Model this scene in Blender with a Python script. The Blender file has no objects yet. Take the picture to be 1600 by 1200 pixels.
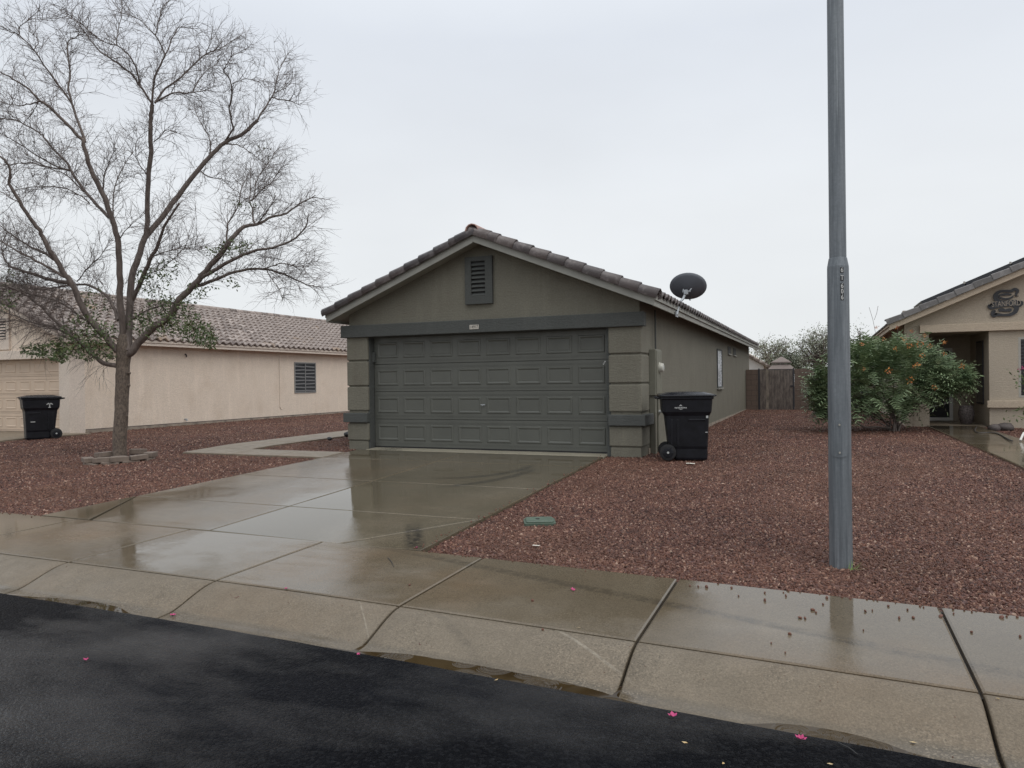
import bpy, bmesh, math, random
import numpy as np
from mathutils import Vector, Matrix, Euler, noise as mnoise
random.seed(7)
R = math.radians
sc = bpy.context.scene
col = sc.collection

# ------------------------------------------------------------------ camera
CF, YAW, PITCH, ROLL = 1145.58, .4008, -.0032, -.0118
CAM = Vector((3.4786, -12.4029, 1.2776))
_fw = Vector((-math.sin(YAW)*math.cos(PITCH), math.cos(YAW)*math.cos(PITCH), math.sin(PITCH)))
_rt = Vector((math.cos(YAW), math.sin(YAW), 0))
_up = _rt.cross(_fw)
RT = _rt*math.cos(ROLL) + _up*math.sin(ROLL)
UP = -_rt*math.sin(ROLL) + _up*math.cos(ROLL)
FW = _fw
cam = bpy.data.cameras.new('camera')
cam.sensor_width = 36
cam.lens = CF*36/1600
cam.clip_end = 900
cam.clip_start = .05
co = bpy.data.objects.new('camera', cam)
col.objects.link(co)
m = Matrix((RT, UP, -FW)).transposed().to_4x4()
m.translation = CAM
co.matrix_world = m
sc.camera = co

# ------------------------------------------------------------------ sky, sun, exposure
SUN_EL, SUN_AZ = R(55), R(115)
w = bpy.data.worlds.new('World')
sc.world = w
w.use_nodes = True
nt = w.node_tree
for n in list(nt.nodes):
    nt.nodes.remove(n)
out = nt.nodes.new('ShaderNodeOutputWorld')
bg = nt.nodes.new('ShaderNodeBackground')
sky = nt.nodes.new('ShaderNodeTexSky')
sky.sky_type = 'NISHITA'
sky.sun_disc = False
sky.sun_elevation = SUN_EL
sky.sun_rotation = SUN_AZ
bgs = nt.nodes.new('ShaderNodeBackground')
bgs.inputs[1].default_value = .05
nt.links.new(sky.outputs[0], bgs.inputs[0])
tc = nt.nodes.new('ShaderNodeTexCoord')
sep = nt.nodes.new('ShaderNodeSeparateXYZ')
nt.links.new(tc.outputs['Generated'], sep.inputs[0])
ramp = nt.nodes.new('ShaderNodeValToRGB')
cr = ramp.color_ramp
cr.elements[0].position = 0.0
cr.elements[0].color = (.885, .91, .92, 1)
cr.elements[1].position = 1.0
cr.elements[1].color = (1.50, 1.56, 1.62, 1)
e = cr.elements.new(.22); e.color = (.865, .895, .925, 1)
e = cr.elements.new(.42); e.color = (.79, .835, .905, 1)
e = cr.elements.new(.62); e.color = (1.0, 1.05, 1.10, 1)
nt.links.new(sep.outputs['Z'], ramp.inputs[0])
nz = nt.nodes.new('ShaderNodeTexNoise')
nz.inputs['Scale'].default_value = 2.2
nz.inputs['Detail'].default_value = 4
mp = nt.nodes.new('ShaderNodeMapping')
mp.inputs['Scale'].default_value = (1, 1, 2.5)
nt.links.new(tc.outputs['Generated'], mp.inputs[0])
nt.links.new(mp.outputs[0], nz.inputs['Vector'])
mr = nt.nodes.new('ShaderNodeMapRange')
mr.inputs[1].default_value = .3; mr.inputs[2].default_value = .7
mr.inputs[3].default_value = .955; mr.inputs[4].default_value = 1.04
nt.links.new(nz.outputs[0], mr.inputs[0])
vm = nt.nodes.new('ShaderNodeVectorMath'); vm.operation = 'SCALE'
nt.links.new(ramp.outputs[0], vm.inputs[0]); nt.links.new(mr.outputs[0], vm.inputs['Scale'])
nt.links.new(vm.outputs[0], bg.inputs[0])
bg.inputs[1].default_value = 1.0
mix = nt.nodes.new('ShaderNodeMixShader')
mix.inputs[0].default_value = .06
nt.links.new(bg.outputs[0], mix.inputs[1]); nt.links.new(bgs.outputs[0], mix.inputs[2])
nt.links.new(mix.outputs[0], out.inputs[0])

sun = bpy.data.lights.new('sun', 'SUN')
sun.energy = 1.3
sun.angle = R(60)
sun.color = (1, .97, .93)
so = bpy.data.objects.new('sun', sun)
col.objects.link(so)
sd = Vector((math.sin(SUN_AZ)*math.cos(SUN_EL), math.cos(SUN_AZ)*math.cos(SUN_EL), math.sin(SUN_EL)))
so.rotation_euler = sd.to_track_quat('Z', 'Y').to_euler()
so.location = (0, 0, 30)

sc.view_settings.view_transform = 'Standard'
sc.view_settings.look = 'None'
sc.view_settings.exposure = 0
sc.view_settings.gamma = 1
sc.view_settings.use_curve_mapping = False

# ------------------------------------------------------------------ helpers
def ray(x, y):
    return FW + RT*((x-800)/CF) - UP*((y-600)/CF)
def on_plane(x, y, n, c):
    d = ray(x, y); n = Vector(n)
    return CAM + d*((c-n.dot(CAM))/n.dot(d))
def at_depth(x, y, dep):
    return CAM + ray(x, y)*dep

class MB:
    def __init__(s):
        s.v = []; s.f = []
    def add(s, vs, fs):
        o = len(s.v)
        s.v += [tuple(v) for v in vs]
        s.f += [tuple(i+o for i in f) for f in fs]
        return s
    def box(s, x0, x1, y0, y1, z0, z1):
        return s.add([(x0,y0,z0),(x1,y0,z0),(x1,y1,z0),(x0,y1,z0),(x0,y0,z1),(x1,y0,z1),(x1,y1,z1),(x0,y1,z1)],
                     [(0,3,2,1),(4,5,6,7),(0,1,5,4),(1,2,6,5),(2,3,7,6),(3,0,4,7)])
    def prism(s, poly, axis, a, b):
        """poly of 2-tuples extruded along axis ('x','y','z') from a to b"""
        n = len(poly)
        def mk(p, t):
            return {'x': (t, p[0], p[1]), 'y': (p[0], t, p[1]), 'z': (p[0], p[1], t)}[axis]
        vs = [mk(p, a) for p in poly]+[mk(p, b) for p in poly]
        fs = [tuple(range(n)), tuple(range(2*n-1, n-1, -1))]
        for i in range(n):
            j = (i+1) % n
            fs.append((i, i+n, j+n, j))
        return s.add(vs, fs)
    def tube(s, pts, rads, sides=8, cap=True):
        pts = [Vector(p) for p in pts]
        n = len(pts)
        if not hasattr(rads, '__len__'):
            rads = [rads]*n
        o = len(s.v)
        t0 = (pts[1]-pts[0]).normalized()
        u = t0.cross(Vector((.31, .77, .55)))
        if u.length < .05:
            u = t0.cross(Vector((1, 0, 0)))
        u.normalize()
        for i in range(n):
            if i == 0: t = pts[1]-pts[0]
            elif i == n-1: t = pts[-1]-pts[-2]
            else: t = pts[i+1]-pts[i-1]
            if t.length < 1e-9: t = t0
            t = t.normalized()
            u = (u-t*u.dot(t))
            if u.length < 1e-6: u = t.orthogonal()
            u.normalize()
            w_ = t.cross(u)
            for k in range(sides):
                a = 2*math.pi*k/sides
                p = pts[i]+(u*math.cos(a)+w_*math.sin(a))*rads[i]
                s.v.append((p.x, p.y, p.z))
        for i in range(n-1):
            for k in range(sides):
                k2 = (k+1) % sides
                s.f.append((o+i*sides+k, o+i*sides+k2, o+(i+1)*sides+k2, o+(i+1)*sides+k))
        if cap:
            e0 = len(s.v)
            s.v += s.v[o:o+sides]+s.v[o+(n-1)*sides:o+n*sides]
            s.f.append(tuple(e0+k for k in range(sides-1, -1, -1)))
            s.f.append(tuple(e0+sides+k for k in range(sides)))
        return s
    def lathe(s, prof, c=(0,0,0), sides=16, axis='z'):
        o = len(s.v); n = len(prof)
        for r, z in prof:
            for k in range(sides):
                a = 2*math.pi*k/sides
                x, y = r*math.cos(a), r*math.sin(a)
                p = (x, y, z) if axis == 'z' else ((z, x, y) if axis == 'x' else (x, z, y))
                s.v.append((p[0]+c[0], p[1]+c[1], p[2]+c[2]))
        for i in range(n-1):
            for k in range(sides):
                k2 = (k+1) % sides
                s.f.append((o+i*sides+k, o+i*sides+k2, o+(i+1)*sides+k2, o+(i+1)*sides+k))
        e0 = len(s.v)
        s.v += s.v[o:o+sides]+s.v[o+(n-1)*sides:o+n*sides]
        s.f.append(tuple(e0+k for k in range(sides-1, -1, -1)))
        s.f.append(tuple(e0+sides+k for k in range(sides)))
        return s
    def grid(s, fn, nu, nv):
        o = len(s.v)
        for j in range(nv+1):
            for i in range(nu+1):
                s.v.append(tuple(fn(i/nu, j/nv)))
        for j in range(nv):
            for i in range(nu):
                a = o+j*(nu+1)+i
                s.f.append((a, a+1, a+nu+2, a+nu+1))
        return s
    def mesh(s, name, mat, smooth=False, off=None):
        me = bpy.data.meshes.new(name)
        vs = s.v
        if off is not None:
            vs = [(x-off[0], y-off[1], z-off[2]) for x, y, z in vs]
        me.from_pydata(vs, [], s.f)
        me.materials.append(mat)
        if smooth:
            me.polygons.foreach_set('use_smooth', [len(p.vertices) <= 4 for p in me.polygons])
        me.update()
        return me

def fix_normals(me):
    bm = bmesh.new(); bm.from_mesh(me)
    bmesh.ops.recalc_face_normals(bm, faces=bm.faces)
    bm.to_mesh(me); bm.free()

def tag(o, label=None, cat=None, group=None, kind=None):
    if label: o['label'] = label
    if cat: o['category'] = cat
    if group: o['group'] = group
    if kind: o['kind'] = kind
    return o
def empty(name, loc, label=None, cat=None, group=None, rz=0):
    o = bpy.data.objects.new(name, None)
    o.empty_display_size = .2
    o.location = loc
    o.rotation_euler = (0, 0, rz)
    col.objects.link(o)
    return tag(o, label, cat, group)
def root_inv(p):
    """inverse of a parent's placement, for children whose mesh is written in world coordinates"""
    return Matrix.Translation(-Vector(p.location)) if p.parent is None else Matrix()
def part(name, mb, mat, parent, smooth=False, local=False, bevel=0, fix=True, kind=None):
    me = mb.mesh(name, mat, smooth) if isinstance(mb, MB) else mb
    if fix and isinstance(mb, MB): fix_normals(me)
    o = bpy.data.objects.new(name, me)
    o.parent = parent
    if parent is not None and not local:
        o.matrix_parent_inverse = root_inv(parent)
    col.objects.link(o)
    if bevel:
        b = o.modifiers.new('bevel', 'BEVEL'); b.width = bevel; b.segments = 2; b.limit_method = 'ANGLE'
    if kind: o['kind'] = kind
    return o
def piece(name, me, mat4, parent, local=False):
    """a piece sharing mesh data, placed by a matrix given in world coordinates"""
    o = bpy.data.objects.new(name, me)
    o.parent = parent
    if not local: o.matrix_parent_inverse = root_inv(parent)
    o.matrix_basis = mat4
    col.objects.link(o)
    return o
def solo(name, mb, mat, loc, label, cat, group=None, smooth=False, bevel=0, fix=True):
    me = mb.mesh(name, mat, smooth, off=loc)
    if fix: fix_normals(me)
    o = bpy.data.objects.new(name, me)
    o.location = loc
    col.objects.link(o)
    if bevel:
        b = o.modifiers.new('bevel', 'BEVEL'); b.width = bevel; b.segments = 2; b.limit_method = 'ANGLE'
    return tag(o, label, cat, group)
def struct(name, mb, mat, smooth=False, kind='structure'):
    me = mb.mesh(name, mat, smooth) if isinstance(mb, MB) else mb
    o = bpy.data.objects.new(name, me)
    col.objects.link(o)
    o['kind'] = kind
    return o

# ------------------------------------------------------------------ materials
class NT:
    def __init__(s, name):
        s.m = bpy.data.materials.new(name)
        s.m.use_nodes = True
        s.t = s.m.node_tree
        s.b = s.t.nodes['Principled BSDF']
        s.pos = None
    def n(s, typ, **kw):
        nd = s.t.nodes.new('ShaderNode'+typ)
        for k, v in kw.items(): setattr(nd, k, v)
        return nd
    def set(s, sock, v):
        if isinstance(v, bpy.types.NodeSocket): s.t.links.new(v, sock)
        elif v is not None: sock.default_value = v
    def P(s, scale=(1,1,1), obj=False):
        if obj:
            src = s.n('TexCoord').outputs['Object']
        else:
            src = s.n('NewGeometry').outputs['Position']
        mpn = s.n('Mapping')
        mpn.inputs['Scale'].default_value = scale
        s.set(mpn.inputs[0], src)
        return mpn.outputs[0]
    def noise(s, vec, scale, detail=4, rough=.55, dist=0):
        nd = s.n('TexNoise')
        s.set(nd.inputs['Vector'], vec)
        nd.inputs['Scale'].default_value = scale
        nd.inputs['Detail'].default_value = detail
        nd.inputs['Roughness'].default_value = rough
        nd.inputs['Distortion'].default_value = dist
        return nd.outputs[0]
    def voro(s, vec, scale, feature='F1'):
        nd = s.n('TexVoronoi'); nd.feature = feature
        s.set(nd.inputs['Vector'], vec)
        nd.inputs['Scale'].default_value = scale
        return nd
    def rng(s, v, a, b, c=0, d=1):
        nd = s.n('MapRange')
        s.set(nd.inputs[0], v)
        for i, x in enumerate((a, b, c, d)): s.set(nd.inputs[i+1], x)
        return nd.outputs[0]
    def math(s, op, a, b=None, c=None):
        nd = s.n('Math', operation=op)
        s.set(nd.inputs[0], a)
        if b is not None: s.set(nd.inputs[1], b)
        if c is not None: s.set(nd.inputs[2], c)
        return nd.outputs[0]
    def mix(s, f, a, b, mode='MIX'):
        nd = s.n('Mix', data_type='RGBA', blend_type=mode)
        s.set(nd.inputs[0], f)
        s.set(nd.inputs[6], a if isinstance(a, bpy.types.NodeSocket) else (*a, 1))
        s.set(nd.inputs[7], b if isinstance(b, bpy.types.NodeSocket) else (*b, 1))
        return nd.outputs[2]
    def bump(s, h, strength, dist, nrm=None):
        nd = s.n('Bump')
        s.set(nd.inputs['Height'], h)
        s.set(nd.inputs['Strength'], strength)
        s.set(nd.inputs['Distance'], dist)
        if nrm is not None: s.set(nd.inputs['Normal'], nrm)
        return nd.outputs[0]
    def out(s, c=None, r=None, nrm=None, ior=None, metal=None):
        if c is not None: s.set(s.b.inputs['Base Color'], c if isinstance(c, bpy.types.NodeSocket) else (*c, 1))
        if r is not None: s.set(s.b.inputs['Roughness'], r)
        if nrm is not None: s.set(s.b.inputs['Normal'], nrm)
        if ior is not None: s.set(s.b.inputs['IOR'], ior)
        if metal is not None: s.set(s.b.inputs['Metallic'], metal)
        return s.m

def plain(name, c, r=.6, var=.18, scale=6, bump=0, bscale=60, metal=0, obj=False):
    """mottled paint or plastic: colour varied by two noises, a little relief"""
    t = NT(name)
    p = t.P(obj=obj)
    a = t.noise(p, scale, 5)
    k = t.rng(a, .25, .75, 1-var, 1+var)
    vm_ = t.n('VectorMath', operation='SCALE')
    vm_.inputs[0].default_value = c
    t.set(vm_.inputs['Scale'], k)
    nr = None
    if bump:
        nr = t.bump(t.noise(p, bscale, 3), bump, .01)
    rr = t.rng(t.noise(p, scale*2.3, 3), .3, .7, max(0, r-.1), min(1, r+.1))
    return t.out(vm_.outputs[0], rr, nr, metal=metal)

def stucco(name, c, dark=.72, streak=.5, warm=None):
    t = NT(name)
    p = t.P()
    big = t.rng(t.noise(p, .9, 5), .3, .7, 0, 1)
    c2 = tuple(x*dark for x in c)
    base = t.mix(t.math('MULTIPLY', big, .45), c, c2)
    st = t.noise(t.P((5, 5, .5)), 1.0, 5, .6)
    stm = t.rng(st, .52, .75, 0, streak)
    base = t.mix(stm, base, tuple(min(1, x*1.28) for x in c))
    if warm:
        lo = t.rng(t.noise(t.P((1.5, 1.5, 1.2)), 1.1, 4), .5, .72, 0, .5)
        base = t.mix(lo, base, warm)
    sp = t.rng(t.noise(p, 38, 3, .7), .35, .7, .86, 1.1)
    v_ = t.n('VectorMath', operation='SCALE')
    t.set(v_.inputs[0], base); t.set(v_.inputs['Scale'], sp)
    h = t.noise(t.P((1, 1, 1.8)), 42, 4, .65)
    h2 = t.noise(t.P((1, 1, 3.5)), 9, 3)
    hh = t.math('ADD', h, t.math('MULTIPLY', h2, .8))
    return t.out(v_.outputs[0], .85, t.bump(hh, .75, .012))

def concrete(name, dry, wetc, lo, hi, rwet=.045, rdry=.42, marks=(), brown=0.0, rip=.012, bumps=.25, streaks=0, gutter=False, agg=.3):
    """concrete after rain: a film of water lies in low patches (noise), the rest is only damp"""
    t = NT(name)
    p = t.P()
    n1 = t.noise(t.P((1, .7, 1)), .55, 4, .5)
    low = gutter
    n2 = t.noise(p, 2.6, 4, .6)
    mm = t.math('ADD', t.math('MULTIPLY', n1, .75), t.math('MULTIPLY', n2, .25))
    wet = t.rng(mm, lo, hi)
    if low:
        szz = t.n('SeparateXYZ'); t.set(szz.inputs[0], p)
        wet = t.math('MAXIMUM', wet, t.math('MULTIPLY', t.rng(szz.outputs[2], -.436, -.449), t.rng(n2, .3, .6, .35, 1)))
    mott = t.noise(p, 5.5, 6, .65)
    c = t.mix(t.rng(mott, .3, .72), dry, tuple(x*.78 for x in dry))
    fine = t.noise(p, 85, 3, .7)
    br = t.rng(t.noise(p, .8, 3), .45, .68, 0, brown)
    c = t.mix(br, c, (dry[0]*.92, dry[1]*.68, dry[2]*.46))
    c = t.mix(t.math('MULTIPLY', wet, .85), c, wetc)
    spk = t.math('MULTIPLY', t.rng(fine, .3, .72, .72, 1.22), t.rng(t.noise(p, 190, 2, .8), .3, .7, .82, 1.2))
    v_ = t.n('VectorMath', operation='SCALE')
    t.set(v_.inputs[0], c); t.set(v_.inputs['Scale'], spk)
    c = v_.outputs[0]
    vg = t.voro(p, 120)
    sg_ = t.n('SeparateXYZ'); t.set(sg_.inputs[0], vg.outputs['Color'])
    gm = t.math('MULTIPLY', t.rng(t.noise(p, 1.3, 4, .6), .48, .64, .25, 1), t.rng(sg_.outputs[1], .45, .8, 0, 1))
    c = t.mix(t.math('MULTIPLY', gm, agg), c, t.mix(t.rng(sg_.outputs[0], .3, .7), tuple(x*.38 for x in dry), tuple(min(1, x*1.45) for x in dry)))
    sx = t.n('SeparateXYZ'); t.set(sx.inputs[0], p)
    for mk in marks:
        if mk[0] == 'arc':      # tyre rubber along a circle: centre, radius, half width, angle-side limits in y
            _, cx, cy, rad, hw, y0, y1, amt = mk
            dx = t.math('SUBTRACT', sx.outputs[0], cx); dy = t.math('SUBTRACT', sx.outputs[1], cy)
            d = t.math('SQRT', t.math('ADD', t.math('MULTIPLY', dx, dx), t.math('MULTIPLY', dy, dy)))
            d = t.math('ABSOLUTE', t.math('SUBTRACT', d, rad))
        else:                   # straight tyre mark from (x0,y0) to (x1,y1)
            _, x0, y0_, x1, y1_, hw, y0, y1, amt = mk
            L = math.hypot(x1-x0, y1_-y0_); nx, ny = -(y1_-y0_)/L, (x1-x0)/L
            d = t.math('ADD', t.math('MULTIPLY', sx.outputs[0], nx), t.math('MULTIPLY', sx.outputs[1], ny))
            d = t.math('ABSOLUTE', t.math('SUBTRACT', d, nx*x0+ny*y0_))
        f = t.rng(d, hw, hw*.45)
        f = t.math('MULTIPLY', f, t.rng(sx.outputs[1], y0, y0+.35))
        f = t.math('MULTIPLY', f, t.rng(sx.outputs[1], y1, y1-.35))
        f = t.math('MULTIPLY', f, t.rng(t.noise(p, 14, 4, .7), .35, .6, .15, 1))
        f = t.math('MULTIPLY', f, abs(amt))
        c = t.mix(f, c, (.018, .017, .016) if amt > 0 else (.40, .365, .30))
    if streaks:
        sn = t.noise(t.P((.8, 5, 1)), 1.5, 5, .6)
        rdry_s = t.rng(sn, .35, .65, rdry-.12, rdry+.12)
    else:
        rdry_s = t.rng(mott, .3, .7, rdry-.06, rdry+.1)
    rr = t.n('Mix', data_type='FLOAT')
    t.set(rr.inputs[0], wet); t.set(rr.inputs[2], rdry_s); rr.inputs[3].default_value = rwet
    inv = t.rng(wet, 0, 1, 1, .06)
    nb = t.bump(t.math('ADD', fine, t.math('MULTIPLY', t.noise(p, 30, 3), .6)), t.math('MULTIPLY', inv, bumps), .006)
    nb = t.bump(t.noise(p, 6, 2), rip, .05, nb)
    return t.out(c, rr.outputs[0], nb, ior=1.36)

def rocky(name):
    t = NT(name)
    oi = t.n('ObjectInfo')
    rp = t.n('ValToRGB')
    el = rp.color_ramp.elements
    el[0].position = 0; el[0].color = (.036, .018, .014, 1)
    el[1].position = 1; el[1].color = (.38, .27, .21, 1)
    for ps, cc in ((.2, (.078, .036, .027)), (.45, (.125, .058, .042)), (.66, (.082, .042, .034)), (.86, (.165, .080, .056)), (.955, (.235, .14, .10))):
        q = el.new(ps); q.color = (*cc, 1)
    t.set(rp.inputs[0], oi.outputs['Random'])
    p = t.P()
    f = t.rng(t.noise(p, 1.1, 3), .3, .7, .80, 1.22)
    v_ = t.n('VectorMath', operation='SCALE')
    t.set(v_.inputs[0], rp.outputs[0]); t.set(v_.inputs['Scale'], f)
    wm = t.rng(t.noise(p, .35, 3), .45, .62, 0, .55)
    c = t.mix(wm, v_.outputs[0], t.mix(.5, v_.outputs[0], (.16, .085, .055)))
    t.set(t.b.inputs['Specular IOR Level'], .22)
    return t.out(c, t.rng(oi.outputs['Random'], 0, 1, .35, .65))

def gravel_bed(name):
    t = NT(name)
    p = t.P()
    v1 = t.voro(p, 34); v2 = t.voro(p, 62)
    rp = t.n('ValToRGB')
    el = rp.color_ramp.elements
    el[0].position = 0; el[0].color = (.06, .026, .022, 1)
    el[1].position = 1; el[1].color = (.24, .135, .105, 1)
    q = el.new(.5); q.color = (.13, .055, .043, 1)
    sx = t.n('SeparateXYZ'); t.set(sx.inputs[0], v1.outputs['Color'])
    t.set(rp.inputs[0], sx.outputs[0])
    d = t.rng(v1.outputs['Distance'], .2, .75, 1, .45)
    v_ = t.n('VectorMath', operation='SCALE')
    t.set(v_.inputs[0], rp.outputs[0]); t.set(v_.inputs['Scale'], t.rng(t.noise(p, .7, 4), .3, .7, .8, 1.15))
    h = t.math('ADD', t.math('MULTIPLY', v1.outputs['Distance'], -1), t.math('MULTIPLY', v2.outputs['Distance'], -.5))
    return t.out(v_.outputs[0], .6, t.bump(h, 1, .03))

def asphalt(name):
    """wet chip-seal: dark stones in relief, glossier where the water lies"""
    t = NT(name)
    p = t.P()
    big = t.noise(t.P((.6, 1, 1)), .7, 5, .6)
    c = t.mix(t.rng(big, .35, .68), (.0036, .004, .0055), (.0085, .0095, .0125))
    v1 = t.voro(p, 62); v2 = t.voro(p, 125)
    sx = t.n('SeparateXYZ'); t.set(sx.inputs[0], v1.outputs['Color'])
    c = t.mix(t.rng(sx.outputs[0], .55, 1, 0, .5), c, (.021, .022, .025))
    c = t.mix(t.rng(t.noise(p, 150, 2), .70, .78, 0, .5), c, (.13, .13, .125))
    pud = t.rng(t.noise(t.P((.45, .9, 1)), .75, 5, .62), .50, .68)
    rr = t.rng(pud, 0, 1, .34, .12)
    h = t.math('ADD', t.math('MULTIPLY', v1.outputs['Distance'], -1), t.math('MULTIPLY', v2.outputs['Distance'], -.45))
    h = t.math('ADD', h, t.math('MULTIPLY', t.noise(p, 17, 5, .65), 1.5))
    nb = t.bump(h, t.rng(pud, 0, 1, .95, .5), .012)
    nb = t.bump(t.noise(t.P((1, .6, 1)), 3.5, 3), .25, .03, nb)
    t.set(t.b.inputs['Specular IOR Level'], t.rng(pud, 0, 1, .03, .40))
    return t.out(c, rr, nb, ior=1.36)

def puddle_mat(name):
    """standing rain water, rings spreading from drops"""
    t = NT(name)
    p = t.P()
    hs = None
    for sc_, off in ((3.2, 0), (4.6, 7)):
        mpn = t.n('Mapping'); mpn.inputs['Location'].default_value = (off, off*.7, 0)
        t.set(mpn.inputs[0], p)
        v = t.voro(mpn.outputs[0], sc_)
        d = v.outputs['Distance']
        wv = t.math('SINE', t.math('MULTIPLY', d, 55))
        wv = t.math('MULTIPLY', wv, t.rng(d, .05, .42, 1, 0))
        hs = wv if hs is None else t.math('ADD', hs, wv)
    c = t.mix(t.rng(t.noise(p, 3, 3), .35, .65), (.026, .016, .006), (.050, .034, .016))
    t.set(t.b.inputs['Specular IOR Level'], .36)
    return t.out(c, .03, t.bump(hs, .55, .012), ior=1.33)

def tile_mat(name, cols, lich=None, obj_rand=True, spread=1.0):
    t = NT(name)
    oi = t.n('ObjectInfo')
    p = t.P()
    rp = t.n('ValToRGB')
    el = rp.color_ramp.elements
    el[0].position = 0; el[0].color = (*cols[0], 1)
    el[1].position = 1; el[1].color = (*cols[-1], 1)
    for i, cc in enumerate(cols[1:-1]):
        q = el.new((i+1)/(len(cols)-1)); q.color = (*cc, 1)
    f = t.math('ADD', t.math('MULTIPLY', oi.outputs['Random'], .6), t.math('MULTIPLY', t.noise(p, 2.6, 4), .4))
    t.set(rp.inputs[0], f)
    c = rp.outputs[0]
    blot = t.rng(t.noise(p, 9, 5, .65), .52, .7, 0, .55)
    c = t.mix(blot, c, tuple(min(1, x*1.5+.02) for x in cols[-1]))
    if lich:
        c = t.mix(t.rng(t.noise(p, .8, 4), .64, .72, 0, .75), c, lich)
    return t.out(c, t.rng(t.noise(p, 5, 3), .3, .7, .28, .6), t.bump(t.noise(p, 45, 4), .4, .006))

def leafy(name, a, b, c3=None, scale=3, rough=.5):
    t = NT(name)
    p = t.P()
    c = t.mix(t.rng(t.noise(p, scale, 4), .35, .65), a, b)
    if c3: c = t.mix(t.rng(t.noise(p, scale*4, 2), .6, .72, 0, .8), c, c3)
    t.out(c, rough)
    try: t.b.inputs['Subsurface Weight'].default_value = 0
    except Exception: pass
    return t.m

def bark(name, a, b, sc_=18, st=.3):
    t = NT(name)
    p = t.P((1, 1, st))
    n = t.noise(p, sc_, 6, .7)
    c = t.mix(t.rng(n, .35, .68), a, b)
    return t.out(c, .75, t.bump(n, .9, .02))

M = {}
M['wall'] = stucco('stucco_olive_grey', (.172, .161, .126), .78, .42, warm=(.13, .118, .088))
M['trim'] = stucco('stucco_trim_charcoal_green', (.077, .081, .076), .78, .4)
M['fascia'] = plain('fascia_paint_grey', (.27, .265, .235), .6, .12, 4)
M['door'] = plain('garage_door_paint', (.092, .094, .081), .42, .10, 2, .08, 120)
M['tile'] = tile_mat('roof_tile_brown', [(.040, .036, .038), (.055, .046, .046), (.075, .060, .058), (.098, .078, .073), (.125, .108, .104)])
M['tile_ridge'] = tile_mat('roof_tile_terracotta', [(.26, .14, .115), (.31, .18, .15), (.34, .22, .19)])
M['tile_pale'] = tile_mat('roof_tile_pale', [(.075, .056, .048), (.118, .088, .075), (.175, .137, .118), (.255, .205, .18), (.40, .345, .31)], lich=(.26, .17, .095))
M['tile_grey'] = tile_mat('roof_tile_slate_grey', [(.095, .09, .088), (.13, .122, .118), (.165, .155, .15), (.20, .19, .185)])
M['beige'] = stucco('stucco_peach_beige', (.74, .625, .515), .90, .35, warm=(.62, .50, .39))
M['beige_trim'] = stucco('stucco_cream_trim', (.68, .585, .50), .93, .2)
M['beige_door'] = plain('garage_door_cream', (.56, .44, .335), .5, .06, 2)
M['tan'] = stucco('stucco_tan', (.435, .37, .29), .9, .2)
M['tan_trim'] = stucco('stucco_pale_tan_trim', (.50, .41, .31), .92, .2)
M['drive'] = concrete('driveway_concrete_wet', (.165, .138, .100), (.088, .074, .049), .30, .50, rwet=.015, rdry=.07, brown=.25, rip=.002,
    marks=(('arc', -2.2, -1.6, 1.35, .11, -3.0, -1.3, .8), ('arc', -2.9, -1.9, 2.2, .11, -3.6, -1.6, .75), ('line', -.75, -5.3, -.05, -6.45, .12, -6.6, -5.4, .85)))
M['drive_damp'] = concrete('driveway_concrete_damp', (.150, .124, .088), (.086, .070, .046), .34, .58, rwet=.025, rdry=.16, brown=.4, rip=.004, streaks=1)
M['apron'] = concrete('apron_concrete_damp', (.34, .31, .24), (.16, .145, .11), .5, .7, rwet=.1, rdry=.4)
M['walk'] = concrete('sidewalk_concrete_wet', (.168, .138, .100), (.098, .078, .052), .36, .56, rwet=.04, rdry=.23, brown=.5,
    marks=(('line', .0, -6.55, 2.9, -7.35, .075, -8.2, -6.3, .38), ('line', 2.9, -7.35, 4.2, -7.8, .035, -8.2, -7.0, .15)), streaks=1)
M['curb'] = concrete('curb_concrete_damp', (.165, .135, .098), (.084, .068, .047), .52, .7, rwet=.06, rdry=.45, brown=.2, bumps=.5, gutter=True,
    agg=.6,
    marks=(('line', 1.93, -7.99, 2.52, -8.38, .013, -8.42, -7.75, -.42), ('line', .30, -7.86, .62, -8.22, .007, -8.4, -7.6, -.35), ('line', .95, -7.9, 1.5, -8.32, .04, -8.5, -7.6, .22)))
M['path'] = concrete('path_concrete_damp', (.225, .185, .138), (.15, .128, .098), .55, .75, rwet=.15, rdry=.5, brown=.15)
M['joint'] = plain('joint_dirt', (.035, .028, .022), .8, .3, 20)
M['bed'] = gravel_bed('crushed_red_granite_bed')
M['rock'] = rocky('crushed_red_granite')
M['asphalt'] = asphalt('asphalt_wet')
M['earth'] = plain('desert_earth', (.16, .12, .09), .9, .25, 1, .5, 20)
M['water'] = puddle_mat('rain_puddle')
M['bin'] = plain('bin_plastic_black', (.0075, .008, .011), .45, .45, 9, .06, 150, obj=True)
M['bin_lid'] = plain('bin_lid_plastic_black', (.013, .014, .018), .28, .2, 5, .05, 150, obj=True)
for k_ in ('bin', 'bin_lid'):
    M[k_].node_tree.nodes['Principled BSDF'].inputs['Specular IOR Level'].default_value = .28
M['rubber'] = plain('rubber_black', (.008, .008, .009), .6, .2, 8, obj=True)
M['white'] = plain('print_white', (.62, .62, .60), .6, .1, 10)
M['stick'] = plain('sticker_pale', (.42, .43, .42), .6, .1, 10)
M['greypole'] = None
t = NT('galvanised_pole_weathered')
p_ = t.P((9, 9, .45)); n_ = t.noise(p_, 2.4, 7, .72)
c_ = t.mix(t.rng(n_, .3, .7), (.085, .098, .112), (.235, .255, .275))
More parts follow.
